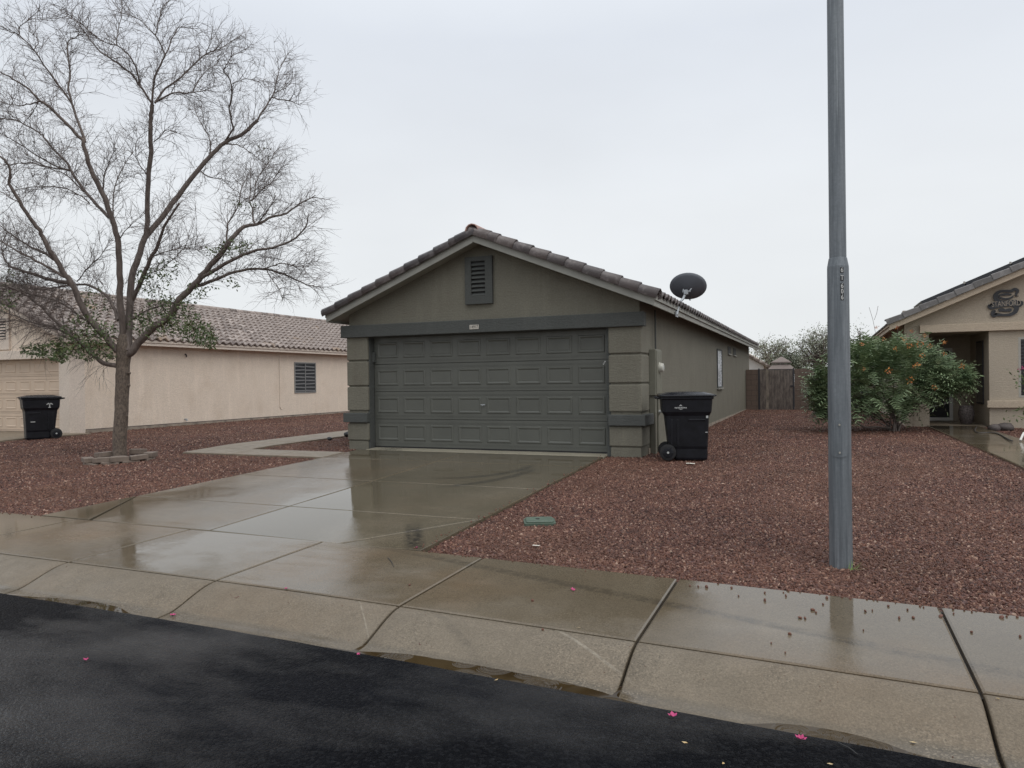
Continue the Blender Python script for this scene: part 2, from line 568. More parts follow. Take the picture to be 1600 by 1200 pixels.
c_ = t.mix(t.rng(t.noise(t.P((26, 26, .5)), 1.6, 5, .6), .56, .74, 0, .75), c_, (.37, .395, .41))
c_ = t.mix(t.rng(t.noise(t.P((22, 22, .8)), 1.9, 5, .6), .58, .72, 0, .6), c_, (.06, .065, .07))
c_ = t.mix(t.rng(t.noise(t.P((1, 1, 1)), 34, 5, .7), .35, .75, 0, .45), c_, (.10, .115, .125))
M['greypole'] = t.out(c_, t.rng(n_, .3, .7, .40, .65), t.bump(t.noise(t.P(), 60, 4), .4, .004), metal=.3)
M['galv'] = plain('galvanised_bracket', (.36, .38, .40), .45, .12, 14, metal=.3)
M['dish'] = plain('dish_dark_grey', (.115, .124, .142), .5, .08, 4)
M['meterbox'] = plain('electric_panel_paint', (.165, .160, .125), .55, .12, 4)
M['meterpale'] = plain('meter_glass_pale', (.50, .49, .43), .2, .1, 9)
M['black'] = plain('black_paint', (.012, .012, .013), .5, .2, 8)
M['ink'] = plain('ink_dark', (.02, .02, .02), .6, .1, 8)
M['plate'] = plain('plaque_cream', (.52, .48, .42), .5, .1, 20)
M['bark'] = bark('bark_grey_brown', (.060, .044, .034), (.20, .155, .12), 34, .55)
M['branch'] = bark('branch_bark_grey', (.088, .067, .058), (.18, .145, .126), 14)
M['twig'] = plain('twig_bark', (.105, .082, .074), .8, .3, 2)
M['leaf'] = leafy('tree_leaf_green', (.055, .085, .028), (.105, .140, .048), (.15, .125, .05), 3)
M['bush'] = leafy('bush_leaf_green', (.100, .150, .075), (.180, .235, .118), (.26, .29, .16), 2.2)
M['far'] = leafy('far_tree_leaf_grey_green', (.18, .20, .145), (.27, .29, .21), (.31, .32, .25), .9)
M['far_dense'] = leafy('far_tree_leaf_dense', (.11, .135, .09), (.175, .20, .13), None, .9)
M['flower'] = leafy('flower_orange_red', (.40, .10, .03), (.52, .24, .04), (.36, .07, .06), 9)
M['pink'] = leafy('blossom_magenta', (.36, .025, .11), (.46, .05, .18), None, 60)
M['yellow'] = leafy('leaf_litter_yellow', (.45, .30, .12), (.50, .40, .24), None, 60)
M['block'] = stucco('block_wall_brown', (.150, .108, .085), .8, .2)
M['wood'] = bark('gate_wood_weathered', (.075, .060, .052), (.20, .165, .140), 9)
M['wood_pale'] = bark('gate_wood_pale', (.12, .10, .08), (.30, .25, .20), 9)
M['steel_dark'] = plain('gate_steel_dark', (.03, .028, .032), .5, .2, 8)
M['canvas'] = plain('gazebo_canvas_tan', (.19, .155, .14), .8, .12, 2)
M['brick'] = plain('edging_block_tan', (.165, .128, .103), .75, .28, 9, .5, 50, obj=True)
M['valve'] = plain('valve_lid_green', (.080, .112, .084), .45, .2, 8)
M['glass'] = plain('window_glass_dark', (.020, .023, .027), .06, .1, 3)
M['slat'] = plain('blind_slat_grey', (.20, .205, .21), .5, .12, 5)
M['slat_dark'] = plain('blind_slat_dark', (.05, .05, .055), .5, .15, 5)
M['alu'] = plain('window_frame_grey', (.22, .22, .215), .45, .1, 8)
M['alu_pale'] = plain('window_frame_pale', (.36, .34, .30), .45, .1, 8)
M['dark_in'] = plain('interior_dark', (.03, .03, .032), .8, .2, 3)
M['solar'] = plain('solar_panel_black', (.012, .013, .018), .2, .1, 4)
M['metalwhite'] = plain('door_white_paint', (.62, .60, .56), .5, .06, 6)
M['sign'] = plain('sign_metal_charcoal', (.028, .029, .034), .5, .2, 10)
M['sign_light'] = plain('sign_lettering_tan', (.34, .29, .235), .7, .1, 10)
M['stone'] = plain('stone_grey_brown', (.07, .056, .052), .7, .3, 14, .4, 40)
M['pot'] = plain('pot_speckled', (.085, .07, .066), .8, .95, 24)
M['foil'] = plain('window_foil', (.55, .57, .60), .25, .5, 7, .8, 14)
M['weed'] = leafy('weed_green', (.09, .15, .03), (.14, .20, .05), None, 20)
M['hose'] = plain('hose_dark', (.05, .045, .042), .5, .2, 8)
M['found'] = plain('foundation_concrete', (.27, .225, .18), .85, .55, 3.5, .6, 30)
M['paper'] = plain('paper_scrap', (.55, .52, .46), .8, .15, 12)

# ------------------------------------------------------------------ ground lines
def ee(x):
    u = x+.3
    return -.03*(u+math.sqrt(u*u+1))
def y_back(x): return -6.41+ee(x)
def y_front(x): return -7.82+.95*ee(x)
def y_lip(x): return -8.42+.8*ee(x)
def z_walk(x, y): return -.29+.02*(y-y_back(x))
def z_yard(x, y):
    if y < 0: return max(-.36, -.06+.042*y-.022*max(0, min(1, (-6.1-y)/.3)))
    return -.06+.0045*min(y, 22)
def z_drive(y): return -.02+.042*y

g = MB()
g.add([(-400,-300,-.75),(400,-300,-.75),(400,500,-.75),(-400,500,-.75)], [(0,1,2,3)])
struct('ground', g, M['earth'])

# road
g = MB()
N_ = 60
def road_fn(u, v):
    x = -45+90*u
    y1 = y_lip(x)-.002+.007*mnoise.noise((x*3, 0, 0))+.005*mnoise.noise((x*11, 5, 0))
    y = y1+(-24-y1)*v
    z = -.4475+.06*math.sin(min(1, v*1.4)*math.pi/2)
    return (x, y, z)
g.grid(road_fn, 500, 16)
road = struct('road', g, M['asphalt'], True)

# joint bed under the sidewalk and the curb
def slab(name, fn, nu, nv, mat, parent, border=.012, drop=.007, depth=.07, lu=1.7, lv=1.3, smooth=False):
    """a concrete slab: flat top with tooled edges, skirt going down; fn(u,v) -> point"""
    us = [0, border/lu]+[border/lu+(1-2*border/lu)*i/nu for i in range(1, nu)]+[1-border/lu, 1]
    vs = [0, border/lv]+[border/lv+(1-2*border/lv)*i/nv for i in range(1, nv)]+[1-border/lv, 1]
    mb = MB()
    n, k = len(us), len(vs)
    for j, v in enumerate(vs):
        for i, u in enumerate(us):
            x, y, z = fn(u, v)
            if i in (0, n-1) or j in (0, k-1): z -= drop
            mb.v.append((x, y, z))
    for j in range(k-1):
        for i in range(n-1):
            a = j*n+i
            mb.f.append((a, a+1, a+n+1, a+n))
    ring = [i for i in range(n)]+[j*n+n-1 for j in range(1, k)]+[(k-1)*n+i for i in range(n-2, -1, -1)]+[j*n for j in range(k-2, 0, -1)]
    o = len(mb.v)
    for r_ in ring:
        x, y, z = mb.v[r_]
        mb.v.append((x, y, z-depth))
    L = len(ring)
    for i in range(L):
        j = (i+1) % L
        mb.f.append((ring[j], ring[i], o+i, o+j))
    o_ = part(name, mb, mat, parent, smooth=False, fix=True)
    me = o_.data
    if smooth:
        for idx in range((k-1)*(n-1)): me.polygons[idx].use_smooth = True
    return o_

g = MB()
g.grid(lambda u, v: (lambda x: (x, y_back(x)+.02+(y_front(x)-.02-y_back(x))*v, z_walk(x, y_back(x)-1.41*v)-.035))(-24+44*u), 60, 2)
walk_bed = struct('sidewalk', g, M['joint'])
xs = [-2.9-1.77*i for i in range(12, 0, -1)]+[-2.88, -1.11, .67, 2.415, 4.2, 5.97, 7.74, 9.51, 11.28, 13.05, 14.8]
for a, b in zip(xs[:-1], xs[1:]):
    gp = .010
    def fn(u, v, a=a, b=b):
        x = a+gp+(b-a-2*gp)*u
        y = y_back(x)-.004+(y_front(x)+.012-y_back(x))*v
        return (x, y, z_walk(x, y))
    slab('slab', fn, 4, 3, M['walk'], walk_bed)
g = MB()
g.grid(lambda u, v: (lambda x: (x, y_front(x)+(y_lip(x)-y_front(x))*v, -.39-.14*v))(-24+44*u), 60, 2)
curb_bed = struct('curb', g, M['joint'])
def dip(x):
    return .019*math.exp(-((x-1.55)/.75)**2)+.012*math.exp(-((x-3.5)/.3)**2)+.012*math.exp(-((x+2.0)/.5)**2)+.003*mnoise.noise((x*2.1, 3.3, 0))
def curb_z(v, x=0):
    lowf = max(0, min(1, (v-.52)/.36))
    dd = dip(x)*lowf*lowf*(3-2*lowf)
    if v > .76: return -.446-.008*(v-.76)/.24-dd
    q = v/.76
    s = q*q*(3-2*q)
    s = .55*s+.45*q*q
    return -.321-.125*s-dd
for a, b in zip(xs[:-1], xs[1:]):
    gp = .009
    def fn(u, v, a=a, b=b):
        x = a+gp+(b-a-2*gp)*u
        y = y_front(x)-.009+(y_lip(x)-y_front(x)+.009)*v
        return (x, y, curb_z(v, x))
    slab('curb_section', fn, 10, 14, M['curb'], curb_bed, lv=.6, depth=.06, smooth=True)

# gravel yards: base sheet + loose crushed rock
def yard_mesh(name, rects, step):
    mb = MB()
    for x0, x1, y0, y1 in rects:
        nu = max(1, int(round((x1-x0)/step))); nv = max(1, int(round((y1-y0)/step)))
        def fn(u, v):
            x = x0+(x1-x0)*u
            ya = max(y0, y_back(x)-.02) if y0 < -6 else y0
            y = ya+(y1-ya)*v
            return (x, y, z_yard(x, y)+.012*mnoise.noise((x*.8, y*.8, 0)))
        mb.grid(fn, nu, nv)
    return mb
YR = [(.0, 14, -6.7, 0), (.62, 14, 0, 22)]
YL = [(-30, -5.2, -6.7, 0), (-15.75, -5.3, 0, 22)]
bed_r = struct('gravel_yard', yard_mesh('gravel_yard', YR, .4), M['bed'], True)
bed_l = struct('gravel_yard', yard_mesh('gravel_yard', YL, .4), M['bed'], True)

def rock_nodes():
    ng = bpy.data.node_groups.new('scatter_rock', 'GeometryNodeTree')
    ng.interface.new_socket('Geometry', in_out='INPUT', socket_type='NodeSocketGeometry')
    ng.interface.new_socket('Geometry', in_out='OUTPUT', socket_type='NodeSocketGeometry')
    N = ng.nodes; L = ng.links
    gi = N.new('NodeGroupInput'); go = N.new('NodeGroupOutput')
    ds = N.new('GeometryNodeDistributePointsOnFaces')
    na = N.new('GeometryNodeInputNamedAttribute'); na.data_type = 'FLOAT'; na.inputs['Name'].default_value = 'dens'
    nb = N.new('GeometryNodeInputNamedAttribute'); nb.data_type = 'FLOAT'; nb.inputs['Name'].default_value = 'size'
    ico = N.new('GeometryNodeMeshIcoSphere'); ico.inputs['Radius'].default_value = 1; ico.inputs['Subdivisions'].default_value = 1
    sm = N.new('GeometryNodeSetMaterial'); sm.inputs['Material'].default_value = M['rock']
    ip = N.new('GeometryNodeInstanceOnPoints')
    rv = N.new('FunctionNodeRandomValue'); rv.data_type = 'FLOAT_VECTOR'
    rv.inputs[0].default_value = (-3.2, -3.2, -3.2); rv.inputs[1].default_value = (3.2, 3.2, 3.2)
    rs = N.new('FunctionNodeRandomValue'); rs.data_type = 'FLOAT_VECTOR'
    rs.inputs[0].default_value = (.40, .32, .25); rs.inputs[1].default_value = (1.5, 1.15, .75)
    vm2 = N.new('ShaderNodeVectorMath'); vm2.operation = 'SCALE'
    L.new(gi.outputs[0], ds.inputs['Mesh']); L.new(na.outputs[0], ds.inputs['Density'])
    L.new(ds.outputs['Points'], ip.inputs['Points'])
    L.new(ico.outputs['Mesh'], sm.inputs[0]); L.new(sm.outputs[0], ip.inputs['Instance'])
    L.new(rv.outputs[0], ip.inputs['Rotation'])
    L.new(rs.outputs[0], vm2.inputs[0]); L.new(nb.outputs[0], vm2.inputs['Scale'])
    L.new(vm2.outputs[0], ip.inputs['Scale'])
    L.new(ip.outputs[0], go.inputs[0])
    return ng
RN = rock_nodes()
def gravel(rects, name='gravel'):
    mb = yard_mesh(name, rects, .4)
    me = mb.mesh(name, M['rock'])
    d = me.attributes.new('dens', 'FLOAT', 'POINT'); s = me.attributes.new('size', 'FLOAT', 'POINT')
    dv, sv = [], []
    for v in me.vertices:
        dist = (v.co-CAM).length
        k = min(1, max(0, (dist-6.5)/14))
        size = .0165+.0105*k
        dv.append(2450*(1-k)**1.6+640); sv.append(size)
    d.data.foreach_set('value', dv); s.data.foreach_set('value', sv)
    o = bpy.data.objects.new(name, me)
    col.objects.link(o)
    o['kind'] = 'stuff'
    md = o.modifiers.new('scatter', 'NODES'); md.node_group = RN
    return o
gravel([(.0, 9.5, -6.7, 0), (.62, 9, 0, 18.5)])
gravel([(-17, -5.2, -6.7, 0), (-15.7, -5.5, 0, 16)])

# ------------------------------------------------------------------ driveway and paths
def rect_slab(name, quad, mat, parent, zf, nu=3, nv=3, inset=.005, **kw):
    kw = dict(kw)
    """quad: four (x,y) corners a(0,0) b(1,0) c(1,1) d(0,1)"""
    a, b, c, d = [Vector((q[0], q[1], 0)) for q in quad]
    ce = (a+b+c+d)/4
    def sh(q):
        dirv = ce-q
        return q+dirv*(inset/max(.01, dirv.length))*1.3
    a, b, c, d = map(sh, (a, b, c, d))
    def fn(u, v):
        p = (a*(1-u)+b*u)*(1-v)+(d*(1-u)+c*u)*v
        return (p.x, p.y, zf(p.x, p.y))
    return slab(name, fn, nu, nv, mat, parent, lu=(b-a).length, lv=(d-a).length, **kw)
g = MB()
g.add([(-5.36,-6.4,z_drive(-6.4)-.03),(-.02,-6.42,z_drive(-6.42)-.03),(-.02,.15,z_drive(.15)-.03),(-5.05,.15,z_drive(.15)-.03)], [(0,1,2,3)])
drive = struct('driveway', g, M['joint'])
ys = [-6.40, -5.12, -3.28, -1.32, -.22]
zd = lambda x, y: z_drive(y)
def xl(y): return -5.02+(.06*(y+1.4) if y < -1.4 else 0)
CX = -2.63
for i in range(4):
    y0, y1 = ys[i], ys[i+1]
    mt = M['drive']
    if i == 0:
        yb0, ybc, yb1 = y_back(-5.3)+.012, y_back(CX)+.012, y_back(0)+.012
        # corner triangles cut off by diagonal joints
        rect_slab('slab', [(-4.46, yb0), (CX, ybc), (CX, y1), (xl(y1), y1)], M['drive_damp'], drive, zd)
        rect_slab('slab', [(xl(y0)-.02, yb0), (-4.5, yb0), (xl(y1)+.01, y1-.03), (xl(y1), y1-.02)], M['drive_damp'], drive, zd, border=.004, drop=.002)
        rect_slab('slab', [(CX, ybc), (-.92, yb1-.02), (-.02, y1), (CX, y1)], mt, drive, zd)
        rect_slab('slab', [(-.88, yb1-.02), (-.0, yb1), (0, y1-.02), (-.01, y1-.03)], mt, drive, zd, border=.004, drop=.002)
    else:
        rect_slab('slab', [(xl(y0), y0), (CX, y0), (CX, y1), (xl(y1), y1)], M['drive_damp'] if i < 3 else mt, drive, zd)
        rect_slab('slab', [(CX, y0), (0, y0), (0, y1), (CX, y1)], mt, drive, zd)
rect_slab('slab', [(-4.86, -.22), (0.02, -.22), (0.0, .175), (-4.86, .175)], M['apron'], drive, zd)

g = MB()
g.add([(-8.5,-1.3,-.11),(-5.05,-1.3,-.11),(-5.05,-.65,-.09),(-7.2,-.65,-.09),(-7.2,10,-.07),(-8.5,10,-.07)], [(0,1,2,3,4,5)])
path_l = struct('walkway', g, M['joint'])
zw = lambda x, y: z_yard(x, y)+.045
for a, b in ((-8.5, -7.2), (-7.2, -6.1), (-6.1, -5.03)):
    rect_slab('slab', [(a, -1.32), (b, -1.32), (b, -.62), (a, -.62)], M['path'], path_l, zw)
for y0 in (-.62, .9, 2.4, 3.9, 5.4, 6.9, 8.4):
    rect_slab('slab', [(-8.5, y0), (-7.35, y0), (-7.35, y0+1.5), (-8.5, y0+1.5)], M['path'], path_l, zw)

def gz(x, y, z): return on_plane(x, y, (0, 0, 1), z)
# neighbour's path on the right, from the porch to the street side
L0, L1, L2 = gz(1463, 672, .01), gz(1547, 708, 0), gz(1600, 731, -.02)
g = MB()
pa = [(6.25, 11.3), (7.25, 11.3), (7.25, 9.0), (6.25, 9.0)]
path_r = struct('walkway', MB().add([(6.3, 9, -.03), (7.2, 9, -.03), (7.2, 11.3, -.03), (6.3, 11.3, -.03)], [(0, 1, 2, 3)]), M['joint'])
zr = lambda x, y: z_yard(x, y)+.05
lx = [(L0.x, L0.y), (L1.x, L1.y), (L2.x, L2.y)]
def lerp_path(y):
    # left edge of the path as x(y)
    return L0.x+(L2.x-L0.x)*(L0.y-y)/(L0.y-L2.y)
rect_slab('slab', [(5.5, 11.3), (7.25, 11.3), (7.25, 9.1), (lerp_path(9.1), 9.1)], M['path'], path_r, zr)
yy = [9.1, 7.4, 5.6, 3.8, 2.0, .2, -1.6]
for y0, y1 in zip(yy[:-1], yy[1:]):
    rect_slab('slab', [(lerp_path(y0), y0), (lerp_path(y0)+1.15, y0), (lerp_path(y1)+1.15, y1), (lerp_path(y1), y1)], M['drive_damp'], path_r, zr)
# neighbour's driveway on the left
g = MB()
g.add([(-21.5, -6.35, -.36), (-16.1, -6.35, -.36), (-15.3, 1.66, -.08), (-21.5, 1.66, -.08)], [(0, 1, 2, 3)])
drive_l = struct('driveway', g, M['joint'])
zl = lambda x, y: (z_yard(x, y)+.05)
for y0, y1 in ((-6.38, -4.6), (-4.6, -2.8), (-2.8, -1.0), (-1.0, .8), (.8, 1.68)):
    for a, b in ((-21.5, -18.3), (-18.3, None)):
        e0 = -16.0+.8*(y0+6.4)/7.2; e1 = -16.0+.8*(y1+6.4)/7.2
        rect_slab('slab', [(a, y0), (b or e0, y0), (b or e1, y1), (a, y1)], M['path'], drive_l, zl)

# rain water standing in the gutter
def puddle(pts, z, label=None):
    mb = MB()
    n = len(pts)
    mb.add([(p.x, p.y, z) for p in pts], [tuple(range(n))])
    me = mb.mesh('puddle', M['water']); fix_normals(me)
    if me.polygons[0].normal.z < 0:
        me.flip_normals()
    return struct('puddle', me, None)
def wob(pts, amp=.012, k=4):
    o = []
    n = len(pts)
    for i in range(n):
        a, b = pts[i], pts[(i+1) % n]
        for j in range(k):
            f = j/k
            q = a*(1-f)+b*f
            o.append(q+Vector((random.uniform(-amp, amp), random.uniform(-amp, amp), 0)))
    return o
ZP = -.4555
for xa, xb in ((.45, 2.75), (3.1, 3.9), (-2.8, -1.2)):
    n_ = 14
    top = [Vector((xa+(xb-xa)*i_/n_, 0, 0)) for i_ in range(n_+1)]
    mbp = MB()
    mbp.grid(lambda u, v: (xa+(xb-xa)*u, y_lip(xa+(xb-xa)*u)-.012+.2*v, ZP), 14, 2)
    struct('puddle', mbp, M['water'])

# ------------------------------------------------------------------ roofs
def tile_bm(wd, ln, hgt, th=.016):
    """one S-shaped roof tile: x up the slope, y across, z out of the roof"""
    prof = []
    for i in range(8):
        t = i/7
        z = hgt*(.5+.5*math.cos(2*math.pi*(t-.32))) if True else 0
        prof.append((t*wd*1.02, z))
    mb = MB()
    n = len(prof)
    vs = [(0, y, z+.052) for y, z in prof]+[(ln, y, z+.004) for y, z in prof]+[(0, y, z*.9+.006) for y, z in prof]
    fs = [(i, i+n, i+n+1, i+1) for i in range(n-1)]+[(i, i+1, i+2*n+1, i+2*n) for i in range(n-1)]
    return mb.add(vs, fs)
def flat_bm(wd, ln):
    mb = MB()
    return mb.add([(0,.004,.05),(0,wd-.004,.05),(ln,wd-.004,.015),(ln,.004,.015),(0,.004,.015),(0,wd-.004,.015)], [(0,1,2,3),(0,4,5,1)])
def verge_bm(ln, rad, flat=False):
    """barrel tile lying along the gable edge"""
    mb = MB()
    K = 9
    pr = []
    for i in range(K):
        a = math.pi*(-.12+1.24*i/(K-1))
        pr.append((math.cos(a)*rad, math.sin(a)*rad))
    if flat:
        pr = [(-rad, -.02), (-rad, rad*.9), (-rad*.9, rad), (rad, rad*.95), (rad, rad*.8)]
        K = 5
    vs = []
    for x, s in ((0, 1.06), (ln, .92)):
        vs += [(x, y*s, z*s) for y, z in pr]
    vs += [(0, y*.9, z*.9) for y, z in pr]
    fs = [(i, i+K, i+K+1, i+1) for i in range(K-1)]+[(i+1, i, i+2*K, i+2*K+1) for i in range(K-1)]
    vs += [(ln, y*.8, z*.8) for y, z in pr]
    fs += [(i+2*K, i+3*K, i+3*K+1, i+2*K+1) for i in range(K-1)]
    return mb.add(vs, fs)

def roof(parent, xl_, xr_, ax, ze, slope, y0, y1, tmat, fmat, field='s', parts_side=None, ncols_parts=0, vlen=.33, ridge_mat=None, flatverge=False, eave_parts=None, skip_left=False):
    th = math.atan(slope); c, s = math.cos(th), math.sin(th)
    fh = .15
    za = ze+fh
    # fascia boards along the gable edges and the eaves
    for side in (-1, 1):
        xe = xl_ if side < 0 else xr_
        L = abs(ax-xe)
        zt = ze+L*slope
        mb = MB()
        poly = [(xe, ze), (ax, zt), (ax, zt+fh), (xe, ze+fh)]
        mb.prism(poly, 'y', y0, y0+.035)
        part('rake_board', mb, fmat, parent)
        mb = MB().box(min(xe, xe-side*.035), max(xe, xe-side*.035), y0+.037, y1, ze, ze+fh-.004)
        part('eave_board', mb, fmat, parent)
        mb = MB().box(xe-.03 if side < 0 else xe+.002, xe-.002 if side < 0 else xe+.03, y0+.01, y1, ze+fh*.62, ze+fh+.035)
        part('drip_edge', mb, fmat, parent)
        # roof deck / soffit as one thick sloping slab
        mb = MB()
        mb.prism([(xe-side*.04, ze+.03+.04*slope), (ax, zt+.03), (ax, zt+fh-.006), (xe-side*.04, ze+fh-.006+.04*slope)], 'y', y0+.04, y1-.002)
        part('roof_deck', mb, fmat, parent)
        # field tiles
        wd, ln, ex = (.30, .42, .37) if field == 's' else (.33, .42, .36)
        tb = tile_bm(wd, ln, .085) if field == 's' else flat_bm(wd, ln)
        tme = tb.mesh('roof_tile', tmat, smooth=False)
        slen = L/c
        rows = int(slen/ex)+1
        cols = int((y1-y0-.1)/wd)
        up = Vector((-side*c, 0, s)); ac = Vector((0, side, 0)); nr = Vector((side*s, 0, c))
        stuff = MB()
        np_ = 0
        for r_ in range(rows):
            for k in range(cols):
                st = -.05+r_*ex
                if st+ln > slen+.1: continue
                yb = y0+.08+k*wd + (0 if side > 0 else wd)
                jig = random.uniform(-.006, .006)
                org = Vector((xe, yb, ze+fh))+up*(st+jig)+nr*(random.uniform(0, .004))
                rot = random.uniform(-.012, .012)
                u2 = up*math.cos(rot)+ac*math.sin(rot); a2 = ac*math.cos(rot)-up*math.sin(rot)
                mt4 = Matrix((u2, a2, nr)).transposed().to_4x4(); mt4.translation = org
                as_part = (parts_side == side and k < ncols_parts) or (eave_parts == side and r_ == 0)
                if as_part and np_ < 300:
                    piece('roof_tile', tme, mt4, parent); np_ += 1
                else:
                    stuff.add([mt4 @ Vector(v) for v in tb.v], tb.f)
        if stuff.v:
            o = part('roof_tiles', stuff, tmat, parent, fix=False, kind='stuff')
        # gable edge tiles
        vb = verge_bm(vlen*1.22, .122, flatverge)
        vme = vb.mesh('verge_tile', tmat, smooth=not flatverge); fix_normals(vme)
        n = int(math.ceil(slen/vlen))
        for i in range(n):
            st = -.06+i*vlen
            if st+vlen*.9 > slen: 
                st = slen-vlen*1.0
            org = Vector((xe, y0+.055, ze+fh+.012))+up*st
            tl = -.035+random.uniform(-.012, .012)
            u2 = (up*math.cos(tl)+nr*math.sin(tl)); n2 = (nr*math.cos(tl)-up*math.sin(tl))
            yw = random.uniform(-.02, .02)
            a2 = Vector((0, side, 0))
            u3 = u2*math.cos(yw)+a2*math.sin(yw); a3 = a2*math.cos(yw)-u2*math.sin(yw)
            if flatverge and side > 0:
                a3 = a3
            mt4 = Matrix((u3, a3 if not flatverge else Vector((0, 1, 0)), n2)).transposed().to_4x4()
            mt4.translation = org+n2*(.02)
            piece('verge_tile', vme, mt4, parent)
    # ridge tiles
    rb = verge_bm(.46, .13)
    rme = rb.mesh('ridge_tile', ridge_mat or tmat, smooth=True); fix_normals(rme)
    zt = ze+abs(ax-xr_)*slope+fh
    n = int((y1-y0)/.38)
    for i in range(n):
        mt4 = Matrix((Vector((0, 1, .03)).normalized(), Vector((-1, 0, 0)), Vector((0, -.03, 1)).normalized())).transposed().to_4x4()
        mt4.translation = Vector((ax, y0-.03+i*.38, zt+.03+random.uniform(0, .01)))
        piece('ridge_tile', rme, mt4, parent)

# ------------------------------------------------------------------ the grey-green house
HX0, HX1 = -5.35, .61
house = empty('house', (-2.4, 10, -.06), 'single storey olive grey stucco house with a wide panelled garage door and brown tile roof', 'house')
AX, APZ, EZ, OV = -2.39, 3.845, 2.505, .333
SL = (APZ-EZ)/(.93-AX)
XE_R, XE_L = .93, AX-(.93-AX)*.985
def gable_z(x): return APZ-abs(x-AX)*SL+.02
mb = MB()
# side walls, back wall; front wall above the door
WT = .2
mb.prism([(HX1-WT, .02), (HX1, .02), (HX1, 20.2), (HX1-WT, 20.2)], 'z', .06, EZ+.30*SL+.02)
mb.prism([(HX0, .02), (HX0+WT, .02), (HX0+WT, 20.2), (HX0, 20.2)], 'z', .06, EZ+.30*SL+.02)
mb.prism([(HX0+WT, gable_z(HX0+WT)-.3), (HX0+WT, 0), (HX1-WT, 0), (HX1-WT, gable_z(HX1-WT)-.3), (AX, APZ-.1)], 'y', 20.0, 20.19)
part('wall', mb, M['wall'], house)
mb = MB()
mb.prism([(HX0+.004, 2.3), (HX1-.004, 2.3), (HX1-.004, gable_z(HX1)), (AX, APZ+.02), (HX0+.004, gable_z(HX0))], 'y', .004, .25)
part('gable_wall', mb, M['wall'], house)
mb = MB()
mb.box(HX1-.1, HX1+.018, .53, 20.22, -.12, .06)
mb.box(HX0-.018, HX0+.1, .53, 20.22, -.12, .06)
mb.box(HX1-.3, HX1-.01, .03, .535, -.13, .062)
mb.box(HX0+.01, HX0+.3, .03, .535, -.13, .062)
part('foundation', mb, M['found'], house)
# garage return walls / jambs
mb = MB()
mb.box(-5.1, -4.885, .03, .24, -.05, 2.25); mb.box(.005, .1, .03, .24, -.05, 2.25)
mb.box(-4.885, .005, .03, .17, 2.19, 2.25)
part('door_jamb', mb, M['trim'], house)
# pillars of stucco blocks
def pillar(x0, x1, outer):
    core = part('pillar', MB().box(x0+.03, x1-.03, .012, .55, -.12, 2.23), M['wall'], house)
    lev = [(.135, .475), (.735, 1.205), (1.235, 1.715), (1.745, 2.215)]
    for z0, z1 in lev:
        d = .0
        b = MB().box(x0+d, x1-d, -.02, .58, z0, z1)
        part('block', b, M['wall'], core, bevel=.018)
    ex0, ex1 = (x0-.07, x1+.005) if outer < 0 else (x0-.005, x1+.07)
    part('band', MB().box(ex0, ex1, -.075, .62, .495, .685), M['trim'], core, bevel=.012)
    part('plinth', MB().box(x0+.02, x1-.024, -.004, .56, -.14, .115), M['wall'], core, bevel=.012)
    return core
pillar(.055, .635, 1)
pillar(-5.40, -4.90, -1)
part('beam', MB().box(-5.50, .70, -.085, .10, 2.20, 2.445), M['trim'], house, bevel=.012)

# garage door
gd = part('garage_door', MB().box(-4.885, .005, .205, .245, -.01, 2.22), M['door'], house)
DH = 2.20/4
for r_ in range(4):
    z0 = .004+r_*DH
    part('door_section', MB().box(-4.875, -.004, .180, .207, z0+.004, z0+DH-.006), M['door'], gd, bevel=.005)
    mb = MB()
    for zz in (.055, .075, DH-.08, DH-.06):
        mb.box(-4.87, -.01, .1765, .1805, z0+zz, z0+zz+.008)
    part('section_rib', mb, M['door'], gd)
def raised(wd, hg):
    mb = MB()
    rings = [(0, 0), (.012, -.012), (.03, -.012), (.055, .001), (.062, -.001)]
    for ins, y in rings:
        mb.v += [(ins, y, ins), (wd-ins, y, ins), (wd-ins, y, hg-ins), (ins, y, hg-ins)]
    for k in range(len(rings)-1):
        for i in range(4):
            j = (i+1) % 4
            mb.f.append((k*4+i, k*4+j, k*4+4+j, k*4+4+i))
    o = (len(rings)-1)*4
    mb.f.append((o, o+1, o+2, o+3))
    return mb
rp_me = raised(.495, .315).mesh('raised_panel', M['door']); fix_normals(rp_me)
for r_ in range(4):
    for k in range(8):
        mt4 = Matrix.Translation((-4.80+k*.606, .179, .004+r_*DH+.125))
        piece('raised_panel', rp_me, mt4, gd)
mb = MB().tube([(-2.44, .18, .84), (-2.44, .135, .84)], .014, 8).tube([(-2.485, .14, .845), (-2.395, .14, .845)], .010, 6)
part('handle', mb, M['galv'], gd)
mb = MB().add([(-.09, .1765, 1.555), (-.045, .1765, 1.61), (-.06, .1765, 1.63), (-.105, .1765, 1.575)], [(0, 1, 2, 3)])
part('sticker', mb, M['white'], gd)
mb = MB().box(-4.9, -4.83, .12, .17, 1.7, 1.9)
part('door_sensor', mb, M['trim'], gd)
part('door_seal', MB().box(-4.875, -.004, .17, .21, -.016, .012), M['rubber'], gd)

